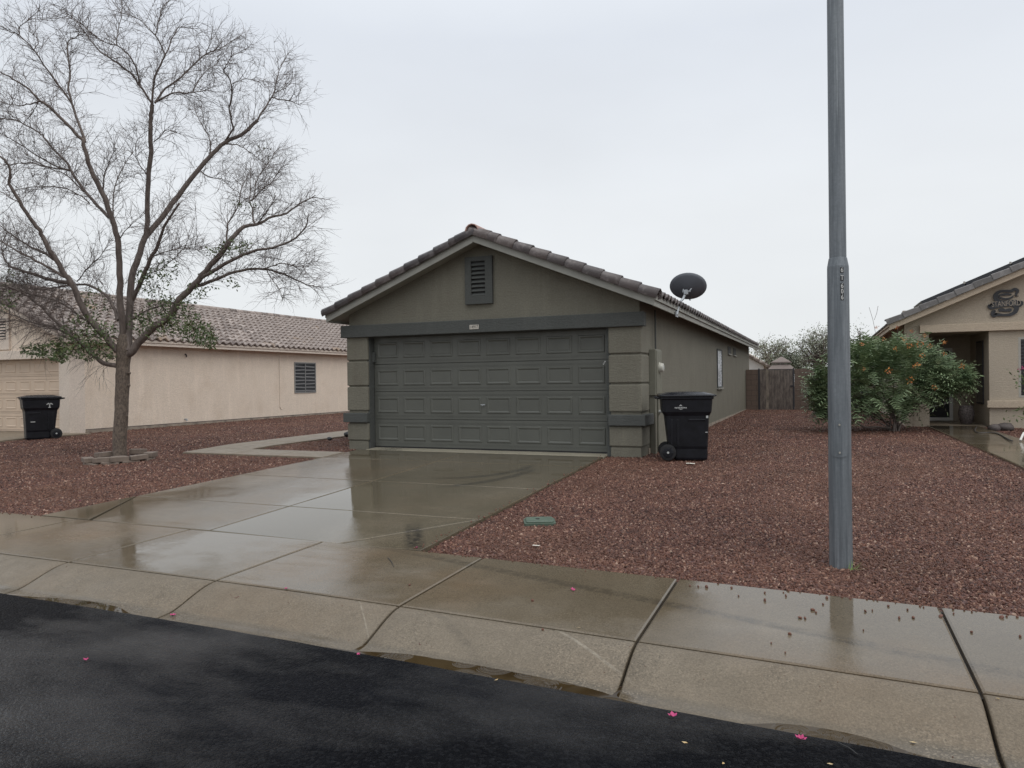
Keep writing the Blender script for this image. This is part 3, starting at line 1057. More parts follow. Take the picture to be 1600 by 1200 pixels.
# gable vent
VX0, VX1, VZ0, VZ1 = -2.69, -2.13, 2.735, 3.62
mb = MB()
ix0, ix1, iz0, iz1 = -2.565, -2.275, 2.885, 3.535
mb.box(VX0, VX1, -.055, .003, VZ0, iz0); mb.box(VX0, VX1, -.055, .003, iz1, VZ1)
mb.box(VX0, ix0, -.055, .003, iz0, iz1); mb.box(ix1, VX1, -.055, .003, iz0, iz1)
vent = part('gable_vent', mb, M['trim'], house)
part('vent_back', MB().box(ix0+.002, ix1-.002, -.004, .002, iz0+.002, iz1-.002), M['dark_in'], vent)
sb = MB().add([(0, -.052, 0), (.286, -.052, 0), (.286, -.005, .05), (0, -.005, .05), (0, -.052, -.008), (.286, -.052, -.008)], [(0, 1, 2, 3), (0, 4, 5, 1)])
sme = sb.mesh('slat', M['trim'])
for i in range(8):
    piece('slat', sme, Matrix.Translation((ix0+.002, 0, iz0+.012+i*.08)), vent)

roof(house, XE_L, XE_R, AX, EZ, SL, -OV, 20.6, M['tile'], M['fascia'], 's', vlen=.345, ridge_mat=M['tile_ridge'], eave_parts=1)

# side window and two small recessed openings on the right wall
def window_x(parent, X, sgn, y0, y1, z0, z1, fr, panes=2, slats=0, glass=None, slmat=None, fw=.04):
    """window in a wall facing +-x (sgn)"""
    mb = MB()
    a, b = X, X+sgn*.03
    lo, hi = min(a, b), max(a, b)
    mb.box(lo, hi, y0, y1, z0, z0+fw); mb.box(lo, hi, y0, y1, z1-fw, z1)
    mb.box(lo, hi, y0, y0+fw, z0+fw, z1-fw); mb.box(lo, hi, y1-fw, y1, z0+fw, z1-fw)
    w_ = part('window', mb, fr, parent)
    n = panes
    for i in range(n):
        ya = y0+fw+(y1-y0-2*fw)*i/n; yb = y0+fw+(y1-y0-2*fw)*(i+1)/n
        part('pane', MB().box(X+sgn*.006 if sgn > 0 else X-.012, X+.012 if sgn > 0 else X-.006, ya, yb-.012, z0+fw, z1-fw), glass or M['glass'], w_)
        if i < n-1:
            part('mullion', MB().box(lo, hi, yb-.02, yb+.012, z0+fw, z1-fw), fr, w_)
        if slats:
            for k in range(slats):
                z = z0+fw+.02+(z1-z0-2*fw-.04)*k/(slats-1)
                sag = .012*math.sin(k*1.9+i)
                part('blind_slat', MB().add([(X+sgn*.014, ya+.01, z+sag), (X+sgn*.014, yb-.03, z-sag), (X+sgn*.022, yb-.03, z+.05-sag), (X+sgn*.022, ya+.01, z+.05+sag)], [(0, 1, 2, 3)]), slmat or M['slat'], w_, fix=False)
    return w_
wn = window_x(house, HX1, 1, 9.85, 10.95, 1.02, 2.18, M['trim'], 1, 0, M['foil'])
part('window_sill', MB().box(HX1, HX1+.06, 9.8, 11.0, .98, 1.02), M['fascia'], wn)
for y0 in (12.6, 14.2):
    o = part('wall_vent', MB().box(HX1, HX1+.012, y0, y0+.8, 2.12, 2.36), M['trim'], house)
    part('vent_lip', MB().box(HX1, HX1+.05, y0-.03, y0+.83, 2.085, 2.118), M['fascia'], o)

# electric service panel on the side wall
el = empty('electric_panel', (.67, .9, -.06), 'tall grey electric panel with a round meter on the wall above the near bin', 'electric panel')
part('cabinet', MB().box(.615, .745, .62, 1.12, 1.0, 1.83), M['meterbox'], el, bevel=.012)
part('cabinet_cover', MB().box(.745, .758, .64, 1.10, 1.03, 1.80), M['meterbox'], el, bevel=.004)
mtr = part('meter', MB().lathe([(.085, .758), (.088, .79), (.078, .825), (.06, .835)], (0, .88, 1.50), 18, 'x'), M['meterpale'], el, smooth=False)
part('meter_dial', MB().lathe([(.04, .8355), (.04, .838)], (0, .88, 1.50), 14, 'x'), M['stick'], mtr)
part('meter_collar', MB().lathe([(.1, .757), (.1, .772)], (0, .88, 1.50), 18, 'x'), M['meterpale'], el)
part('conduit', MB().box(.62, .72, .66, .80, -.1, .998), M['meterbox'], el)
part('pipe', MB().tube([(.66, 1.02, 1.83), (.66, 1.02, 2.56)], .016, 8), M['trim'], el)
part('pipe', MB().tube([(.70, .98, -.1), (.70, .98, .62), (.74, .98, .70)], .018, 8), M['meterbox'], el)
part('pipe', MB().tube([(.68, 1.08, -.1), (.68, 1.08, .999)], .022, 8), M['meterbox'], el)
part('pipe_cap', MB().tube([(.72, .98, .70), (.80, .98, .70)], .026, 8), M['stick'], el)

# house number
hn = empty('house_number', (-2.49, -.086, 2.26), 'small cream number plaque reading 14917 on the beam over the garage door', 'sign')
pl = part('plaque', MB().box(-2.585, -2.40, -.094, -.0855, 2.265, 2.345), M['plate'], hn)
def text_mesh(txt, size, mat, name='lettering', extrude=.001, space=1.0):
    cu = bpy.data.curves.new(name, 'FONT')
    cu.body = txt; cu.size = size; cu.extrude = extrude; cu.align_x = 'CENTER'; cu.align_y = 'CENTER'
    cu.space_character = space
    to = bpy.data.objects.new(name, cu)
    col.objects.link(to)
    bpy.context.view_layer.update()
    dg = bpy.context.evaluated_depsgraph_get()
    me = bpy.data.meshes.new_from_object(to.evaluated_get(dg))
    me.name = name
    bpy.data.objects.remove(to)
    bpy.data.curves.remove(cu)
    me.materials.clear(); me.materials.append(mat)
    return me
FRONT = Matrix.Rotation(R(90), 4, 'X')      # text facing -y
def text_part(txt, size, mat, loc, parent, name='numerals', rot=FRONT, sx=1, space=1.0):
    me = text_mesh(txt, size, mat, name, space=space)
    return piece(name, me, Matrix.Translation(loc) @ rot @ Matrix.Diagonal((sx, 1, 1, 1)), parent)
text_part('14917', .082, M['ink'], (-2.4925, -.0965, 2.305), pl, sx=.82, space=.98)

# satellite dish on the eave
dish = empty('satellite_dish', (.95, 1.75, 2.5), 'dark grey oval satellite dish on a bent pole fixed to the right eave', 'satellite dish')
dc = Vector((1.05, 2.3, 3.12)); dn = Vector((.05, -.62, -.78)).normalized()   # back of the dish seen from below
dn = Vector((.03, -.80, -.60)).normalized()
ux = Vector((1, .02, 0)); ux = (ux-dn*ux.dot(dn)).normalized(); uy = dn.cross(ux)
mb = MB()
rings = 6; sg = 32
mb.v.append(tuple(dc+dn*.085))
for i in range(1, rings+1):
    r_ = i/rings
    for k in range(sg):
        a = 2*math.pi*k/sg
        mb.v.append(tuple(dc+ux*(.36*r_*math.cos(a))+uy*(.30*r_*math.sin(a))+dn*(.085*(1-r_*r_))))
mb.v.append(tuple(dc+dn*.068))
for i in range(1, rings+1):
    r_ = i/rings
    for k in range(sg):
        a = 2*math.pi*k/sg
        mb.v.append(tuple(dc+ux*(.358*r_*math.cos(a))+uy*(.298*r_*math.sin(a))+dn*(.085*(1-r_*r_)-.012)))
o2 = 1+rings*sg
for base in (0, o2):
    for k in range(sg):
        mb.f.append((base, base+1+k, base+1+(k+1) % sg))
    for i in range(rings-1):
        for k in range(sg):
            k2 = (k+1) % sg
            a = base+1+i*sg
            mb.f.append((a+k, a+sg+k, a+sg+k2, a+k2))
for k in range(sg):
    k2 = (k+1) % sg
    a = 1+(rings-1)*sg
    mb.f.append((a+k, o2+a+k, o2+a+k2, a+k2))
part('reflector', mb, M['dish'], dish, smooth=True)
hub = dc+dn*.10-Vector((0, 0, .07))
part('pole', MB().tube([(.955, 1.55, 2.50), (.955, 1.72, 2.66), (.955, 1.93, 2.78), (1.0, 2.02, 2.85), (1.045, 2.06, 2.97)], .024, 10), M['galv'], dish, smooth=True)
part('foot_plate', MB().box(.945, .965, 1.46, 1.66, 2.46, 2.56), M['galv'], dish)
hb = Vector((1.045, 2.06, 2.97))
part('clamp', MB().box(1.01, 1.085, 2.01, 2.11, 2.93, 3.02), M['galv'], dish, bevel=.008)
part('bracket', MB().tube([(.99, 2.11, 3.0), (.97, 2.2, 3.06)], .010, 6).tube([(1.10, 2.11, 3.0), (1.13, 2.2, 3.06)], .010, 6).box(.97, 1.125, 2.11, 2.125, 2.985, 3.015), M['galv'], dish)
tipp = dc-dn*.42-uy*.18
part('feed_arm', MB().tube([dc-uy*.30+dn*.02, dc-uy*.38-dn*.1, tipp], .012, 6), M['galv'], dish)
part('receiver', MB().tube([tipp, tipp+(dc-tipp).normalized()*.12], .03, 8), M['dish'], dish)

# ------------------------------------------------------------------ the peach house on the left
LX, LW, LF = -15.7, 7.7, 1.5
LG = 5.96          # width of the garage bay at the right end of the front
left = empty('house', (LX-LW/2, 10, -.06), 'peach beige stucco house at left with a pale tile roof', 'house')
LAX = LX-LW/2
mb = MB()
mb.box(LX-.2, LX, LF+.45, LF+19.6, .0, 2.62)
mb.box(LX-LW, LX-LW+.2, LF+.45, LF+19.6, .0, 2.62)
mb.prism([(LX-LW+.2, 0), (LX-.2, 0), (LX-.2, 2.7), (LAX, 2.66+(LX-LAX)*.405-.02), (LX-LW+.2, 2.7)], 'y', LF+19.4, LF+19.59)
part('wall', mb, M['beige'], left)
mb = MB().prism([(LX-LW, 2.33), (LX, 2.33), (LX, 2.66), (LAX, 2.66+(LX-LAX)*.405-.0), (LX-LW, 2.66)], 'y', LF+.004, LF+.25)
part('gable_wall', mb, M['beige'], left)
for x0, x1 in ((LX-.42, LX+.004), (LX-LG-.004, LX-LG+.42)):
    part('pillar', MB().box(x0, x1, LF-.02, LF+.455, -.08, 2.30), M['beige_trim'], left, bevel=.015)
part('front_wall', MB().box(LX-LW, LX-LG-.006, LF+.1, LF+.3, -.05, 2.33), M['beige'], left)
part('foundation', MB().box(LX-.02, LX+.022, LF+.46, LF+19.6, -.14, .055), M['found'], left)
part('weep_screed', MB().box(LX-.02, LX+.012, LF+.46, LF+19.6, .056, .075), M['stone'], left)
part('beam', MB().box(LX-LW-.05, LX-.36, LF-.12, LF+.05, 2.08, 2.33), M['beige_trim'], left, bevel=.012)
VX = on_plane(16, 500, (0, 1, 0), LF).x
gv = part('gable_vent', MB().box(VX-.56, VX, LF-.05, LF+.003, 2.38, 3.42), M['beige_trim'], left)
part('vent_back', MB().box(VX-.43, VX-.13, LF-.054, LF-.0505, 2.68, 3.28), M['dark_in'], gv)
for k in range(7):
    part('slat', MB().box(VX-.43, VX-.13, LF-.064, LF-.055, 2.70+k*.085, 2.745+k*.085), M['beige_trim'], gv)
gd2 = part('garage_door', MB().box(LX-LG+.42, LX-.42, LF+.16, LF+.2, 0, 2.12), M['beige_door'], left)
for r_ in range(4):
    part('door_section', MB().box(LX-LG+.43, LX-.43, LF+.135, LF+.162, .005+r_*.53, .527+r_*.53), M['beige_door'], gd2, bevel=.004)
    mb = MB()
    for zz in (.05, .44): mb.box(LX-LG+.44, LX-.44, LF+.125, LF+.1355, .005+r_*.53+zz, .005+r_*.53+zz+.022)
    part('section_rib', mb, M['beige_door'], gd2)
rp2 = raised(.47, .29).mesh('raised_panel', M['beige_door']); fix_normals(rp2)
for r_ in range(4):
    for k in range(8):
        piece('raised_panel', rp2, Matrix.Translation((LX-LG+.50+k*.63, LF+.134, .12+r_*.53)), gd2)
wn2 = window_x(left, LX, 1, 10.86, 12.18, .93, 2.15, M['alu'], 2, 9, M['glass'], M['slat'])
roof(left, LX-LW-.33, LX+.33, LAX, 2.50, .405, LF-.33, LF+20, M['tile_pale'], M['beige_trim'], 's', parts_side=1, ncols_parts=30, vlen=.345, ridge_mat=M['tile_pale'])
part('cable', MB().tube([(LX+.012, 10.0, 2.42), (LX+.012, 10.0, .42), (LX+.012, 10.08, .31), (LX+.012, 10.18, .36)], .012, 6), M['beige_trim'], left)
part('wall_hook', MB().tube([(LX, 5.5, 2.3), (LX+.06, 5.5, 2.27), (LX+.06, 5.5, 2.2)], .025, 6), M['stone'], left)
part('spigot', MB().tube([(LX, 5.45, .18), (LX+.09, 5.45, .18), (LX+.1, 5.45, .12)], .025, 6), M['galv'], left)

# ------------------------------------------------------------------ the tan house on the right
RY = 9.0
right = empty('house', (8.6, 16, 0), 'tan stucco house at right with a dark porch, slate grey tiles and solar panels', 'house')
def ry(x, y, Y=RY): return on_plane(x, y, (0, 1, 0), Y)
ec = ry(1390, 516, RY-.33); e2 = ry(1600, 428, RY-.33)
RSL = (e2.z-ec.z)/(e2.x-ec.x)
RXE, RZE = ec.x, ec.z
RAX = RXE+3.9
RWX = RXE+.36                     # left wall
pL, pR = ry(1440, 515).x, ry(1545, 520).x
bz0, bz1 = ry(1540, 517.5).z, ry(1540, 505.0).z
def rz_(x): return RZE+min(x-RXE, 2*(RAX-RXE)-(x-RXE))*RSL
mb = MB()
mb.prism([(RWX, bz1-.02), (RAX*2-RXE-.36, bz1-.02), (RAX*2-RXE-.36, rz_(RWX)), (RAX, rz_(RAX)+.01), (RWX, rz_(RWX)+.02)], 'y', RY+.004, RY+.22)
part('gable_wall', mb, M['tan'], right)
mb = MB()
mb.box(RWX, RWX+.2, RY+.02, 26, -.05, RZE+.2)                  # left side wall
mb.box(RWX+.201, pL-.052, RY+.01, RY+.21, -.05, bz1-.021); mb.box(pL-.052, pL+.16, RY+.01, RY+.21, -.05, bz0)               # thin porch column
wx0, wx1 = ry(1591, 530).x, ry(1591, 530).x+1.5
wz0, wz1 = ry(1592, 621).z, ry(1592, 527).z
mb.box(pR, wx0, RY, RY+.2, -.05, bz0); mb.box(wx1, RAX*2-RXE-.36, RY, RY+.2, -.05, bz0)
mb.box(wx0, wx1, RY, RY+.2, -.05, wz0); mb.box(wx0, wx1, RY, RY+.2, wz1, bz0)
mb.box(pR, pR+.2, RY+.2, RY+2.6, -.05, bz0)                     # porch side
part('wall', mb, M['tan'], right)
mb = MB().box(RWX+.2, RAX*2-RXE-.4, RY+2.501, RY+2.7, -.05, bz1+.6)
part('porch_wall', mb, M['tan'], right)
part('porch_ceiling', MB().box(RWX+.2, RAX*2-RXE-.4, RY+.225, RY+2.5, bz0+.003, bz0+.06), M['tan'], right)
part('beam', MB().box(pL-.05, RAX*2-RXE-.3, RY-.10, RY+.10, bz0, bz1), M['tan_trim'], right, bevel=.01)
part('ledge', MB().box(pR-.06, RAX*2-RXE-.3, RY-.09, RY+.01, ry(1570, 637).z, ry(1570, 626).z), M['tan_trim'], right, bevel=.008)
wf = part('window', MB().box(wx0, wx0+.05, RY-.004, RY+.1, wz0, wz1).box(wx1-.05, wx1, RY-.004, RY+.1, wz0, wz1).box(wx0+.05, wx1-.05, RY-.004, RY+.1, wz0, wz0+.05).box(wx0+.05, wx1-.05, RY-.004, RY+.1, wz1-.05, wz1), M['alu_pale'], right)
part('pane', MB().box(wx0+.05, wx1-.05, RY+.05, RY+.06, wz0+.05, wz1-.05), M['glass'], wf)
for k in range(16):
    z = wz0+.07+k*(wz1-wz0-.14)/16
    part('blind_slat', MB().add([(wx0+.05, RY+.04, z), (wx1-.05, RY+.04, z), (wx1-.05, RY+.02, z+.05), (wx0+.05, RY+.02, z+.05)], [(0, 1, 2, 3)]), M['slat_dark'], wf, fix=False)
# dark sidelight window on the porch return
sw_ = part('window', MB().box(pR-.02, pR-.001, RY+.65, RY+1.55, .55, 2.2), M['steel_dark'], right)
part('pane', MB().box(pR-.026, pR-.021, RY+.7, RY+1.5, .6, 2.15), M['glass'], sw_)
# white security door
DYY = RY+2.46
dx0, dx1 = on_plane(1444, 655, (0, 1, 0), DYY).x, on_plane(1489, 655, (0, 1, 0), DYY).x
dr_ = part('security_door', MB().box(dx0+.08, dx1-.08, DYY+.02, DYY+.04, .02, 2.05), M['dark_in'], right)
mb = MB().box(dx0, dx0+.085, DYY-.03, DYY+.02, 0.02, 2.08).box(dx1-.085, dx1, DYY-.03, DYY+.02, .02, 2.08).box(dx0+.085, dx1-.085, DYY-.03, DYY+.02, 2.0, 2.08).box(dx0+.085, dx1-.085, DYY-.03, DYY+.02, .03, .12)
part('door_frame', mb, M['metalwhite'], dr_)
mb = MB()
pts = [(dx0+.085+(dx1-dx0-.17)*i/10, DYY-.012, .42+.14*(i/10)**2) for i in range(11)]
mb.tube(pts, .018, 6)
for i in (4, 8):
    mb.tube([pts[i], (pts[i][0], pts[i][1], 1.0)], .008, 5)
part('door_scroll', mb, M['metalwhite'], dr_)
part('wall_lamp', MB().box(dx1+.36, dx1+.48, DYY-.1, DYY+.03, 1.25, 1.5), M['black'], right, bevel=.01)
roof(right, RXE, RAX*2-RXE, RAX, RZE, RSL, RY-.33, 26.3, M['tile_grey'], M['tan_trim'], 'flat', vlen=.42, flatverge=True, ridge_mat=M['tile_grey'])
# solar panels lying on the near slope
th = math.atan(RSL)
upv = Vector((math.cos(th), 0, math.sin(th))); nrv = Vector((-math.sin(th), 0, math.cos(th)))
for i in range(3):
    s0 = .9+i*1.06
    org = Vector((RXE, RY-.12, RZE+.15))+upv*s0+nrv*.15
    mb = MB()
    pts = []
    for a, b, c in ((0,0,0),(1.03,0,0),(1.03,1.65,0),(0,1.65,0),(0,0,.09),(1.03,0,.09),(1.03,1.65,.09),(0,1.65,.09)):
        pts.append(org+upv*a+Vector((0, b, 0))+nrv*c)
    mb.add(pts, [(0,3,2,1),(4,5,6,7),(0,1,5,4),(1,2,6,5),(2,3,7,6),(3,0,4,7)])
    rt_ = empty('solar_panel', tuple(org), ['lowest black solar panel nearest the left eave of the tan house', 'middle black solar panel on the tan house roof slope', 'uppermost black solar panel on the tan house roof slope'][i], 'solar panel', 'solar panels on the tan house roof')
    part('panel', mb, M['solar'], rt_)
    mb = MB()
    for a in (.2, .8):
        q = org+upv*a+Vector((0, .1, 0))
        mb.tube([q-nrv*.22, q], .015, 5); 
        q = org+upv*a+Vector((0, 1.5, 0))
        mb.tube([q-nrv*.22, q], .015, 5)
    part('mount', mb, M['galv'], rt_)
    q = org+upv*1.04+nrv*.085
    part('clamp', MB().box(q.x-.02, q.x+.02, q.y-.01, q.y+.03, q.z-.02, q.z+.035), M['alu_pale'], rt_)

# ornate metal sign on the gable
sg0 = ry(1570.5, 473, RY)
sgn = empty('wall_sign', (sg0.x, RY-.03, sg0.z-.4), 'charcoal cut metal letter S sign with a lettered banner on the tan gable', 'sign')
px2m = (ry(1595, 473).x-ry(1545, 473).x)/50*.075          # metres per enlarged pixel
px2z = (ry(1570, 450).z-ry(1570, 495).z)/45*.075
def sp(X, Y_): return ((X-1070)*px2m+sg0.x, (580-Y_)*px2z+sg0.z)
def ribbon(pts, wds, y0, y1):
    mb = MB()
    P_ = [Vector((*sp(*p), 0)) for p in pts]
    # smooth
    Q, W = [], []
    n = len(P_)
    for i in range(n-1):
        p0, p1, p2, p3 = P_[max(0, i-1)], P_[i], P_[i+1], P_[min(n-1, i+2)]
        for j in range(4):
            t_ = j/4
            Q.append(.5*((2*p1)+(p2-p0)*t_+(2*p0-5*p1+4*p2-p3)*t_*t_+(3*p1-p0-3*p2+p3)*t_**3))
            W.append((wds[i]*(1-t_)+wds[i+1]*t_)*1.15)
    Q.append(P_[-1]); W.append(wds[-1])
    for i in range(len(Q)):
        tn = (Q[min(i+1, len(Q)-1)]-Q[max(0, i-1)]).normalized()
        nn = Vector((-tn.y, tn.x, 0))*W[i]*px2m*.5
        a, b = Q[i]+nn, Q[i]-nn
        mb.v += [(a.x, y0, a.y), (b.x, y0, b.y), (a.x, y1, a.y), (b.x, y1, b.y)]
    for i in range(len(Q)-1):
        o = i*4
        mb.f += [(o, o+1, o+5, o+4), (o+2, o+6, o+7, o+3), (o, o+4, o+6, o+2), (o+1, o+3, o+7, o+5)]
    mb.f += [(0, 2, 3, 1), (len(Q)*4-4, len(Q)*4-3, len(Q)*4-1, len(Q)*4-2)]
    return mb
part('letter', ribbon([(1345, 455), (1290, 440), (1325, 350), (1270, 310), (1190, 345), (1060, 335), (940, 350), (870, 420), (880, 500), (960, 560), (1100, 600), (1240, 630), (1300, 700), (1270, 780), (1180, 830), (1040, 840), (900, 825), (820, 845), (790, 790), (830, 740), (870, 760)],
     [10, 34, 60, 60, 62, 50, 62, 85, 90, 90, 90, 90, 85, 80, 62, 48, 70, 62, 55, 46, 20], RY-.030, RY-.012), M['sign'], sgn)
part('banner', ribbon([(745, 600), (770, 640), (900, 615), (1080, 600), (1250, 595), (1370, 610), (1400, 560)], [60, 150, 140, 132, 135, 140, 50], RY-.036, RY-.031), M['sign'], sgn)
part('loop', ribbon([(930, 420), (960, 470), (1080, 505), (1200, 480), (1235, 440)], [20, 34, 40, 34, 20], RY-.030, RY-.012), M['sign'], sgn)
part('loop', ribbon([(950, 420), (1080, 405), (1200, 415)], [30, 55, 30], RY-.030, RY-.012), M['sign'], sgn)
part('loop', ribbon([(930, 740), (1000, 725), (1070, 745), (1150, 735), (1200, 745)], [60, 80, 50, 75, 50], RY-.030, RY-.012), M['sign'], sgn)
part('loop', ribbon([(830, 770), (860, 810), (900, 790)], [30, 40, 30], RY-.030, RY-.012), M['sign'], sgn)
tx, tz = sp(1085, 605)
tme = text_mesh('STANFORD', 1.0, M['sign_light'], 'lettering')
wd = max(v.co.x for v in tme.vertices)-min(v.co.x for v in tme.vertices)
hg = max(v.co.y for v in tme.vertices)-min(v.co.y for v in tme.vertices)
piece('lettering', tme, Matrix.Translation((tx, RY-.0385, tz)) @ FRONT @ Matrix.Rotation(R(1.5), 4, 'Z') @ Matrix.Diagonal((600*px2m/wd, 112*px2z/hg, 1, 1)), sgn)

# ------------------------------------------------------------------ street lamp pole
PX, PY = 3.605, -5.69
pole = empty('street_lamp_pole', (PX, PY, -.31), 'weathered grey galvanised street lamp pole standing in the red gravel', 'lamp pole')
prof = [(.092, -.34), (.090, 0), (.0885, 1.0), (.084, 2.19), (.0835, 2.20)]
part('base_tube', MB().lathe(prof, (PX, PY, 0), 40), M['greypole'], pole, smooth=True)
part('taper_collar', MB().lathe([(.0835, 2.198), (.0835, 2.205), (.071, 2.275), (.066, 2.278)], (PX, PY, 0), 40), M['galv'] if False else M['greypole'], pole, smooth=False)
part('upper_tube', MB().lathe([(.0665, 2.27), (.064, 4.4), (.05, 8.4), (.049, 8.41)], (PX, PY, 0), 36), M['greypole'], pole, smooth=True)
part('arm', MB().tube([(PX, PY, 8.2), (PX-.2, PY-.5, 8.7), (PX-.35, PY-1.2, 8.8), (PX-.4, PY-1.7, 8.8)], .03, 10), M['greypole'], pole, smooth=True)
lh = part('lamp_head', MB().box(PX-.53, PX-.27, PY-2.25, PY-1.65, 8.74, 8.88), M['galv'], pole, bevel=.03)
part('lens', MB().box(PX-.5, PX-.3, PY-2.2, PY-1.75, 8.715, 8.739), M['meterpale'], lh)
# hand hole cover, facing the street
dirc = Vector((CAM.x-PX, CAM.y-PY, 0)).normalized()
a0 = math.atan2(dirc.y, dirc.x)
def cyl_patch(r0, r1, aw, z0, z1, ac, n=8, rnd=False):
    mb = MB()
    K = n+1
    for rr_ in (r1, r0):
        for j in range(5):
            for i in range(K):
                f = -1+2*i/n
                z = z0+(z1-z0)*j/4
                if rnd and j == 0: z += (1-math.sqrt(max(0, 1-f*f)))*.035
                if rnd and j == 4: z -= (1-math.sqrt(max(0, 1-f*f)))*.035
                a = ac+aw*f
                mb.v.append((PX+rr_*math.cos(a), PY+rr_*math.sin(a), z))
    for j in range(4):
        for i in range(n):
            a = j*K+i
            mb.f.append((a, a+1, a+K+1, a+K))
    o = 5*K
    ring = list(range(K))+[j*K+n for j in range(1, 5)]+[4*K+i for i in range(n-1, -1, -1)]+[j*K for j in range(3, 0, -1)]
    for i in range(len(ring)):
        j = (i+1) % len(ring)
        mb.f.append((ring[i], ring[j], o+ring[j], o+ring[i]))
    return mb
cover = part('hand_hole_cover', cyl_patch(.088, .0955, .75, .62, .93, a0-.02, 10, True), M['greypole'], pole, smooth=False)
for z in (.66, .89):
    q = Vector((PX, PY, z))+dirc*.097
    part('screw', MB().tube([q, q+dirc*.008], .008, 8), M['alu_pale'], cover)
# vertical number tags
ta = a0+.36
tdir = Vector((math.cos(ta), math.sin(ta), 0))
rotm = Matrix.Rotation(ta+math.pi/2, 4, 'Z') @ FRONT
for ch, yp in (('6', 424), ('T', 436), ('6', 448.5), ('0', 457), ('6', 466)):
    z = on_plane(1316, yp, (0, 1, 0), PY).z
    tg = part('number_tag', cyl_patch(.0835, .0865, .15, z-.024, z+.024, ta, 4), M['black'], pole)
    q = Vector((PX, PY, z))+tdir*.0872
    text_part(ch, .055, M['white'], tuple(q), tg, 'character', rotm, sx=.75)

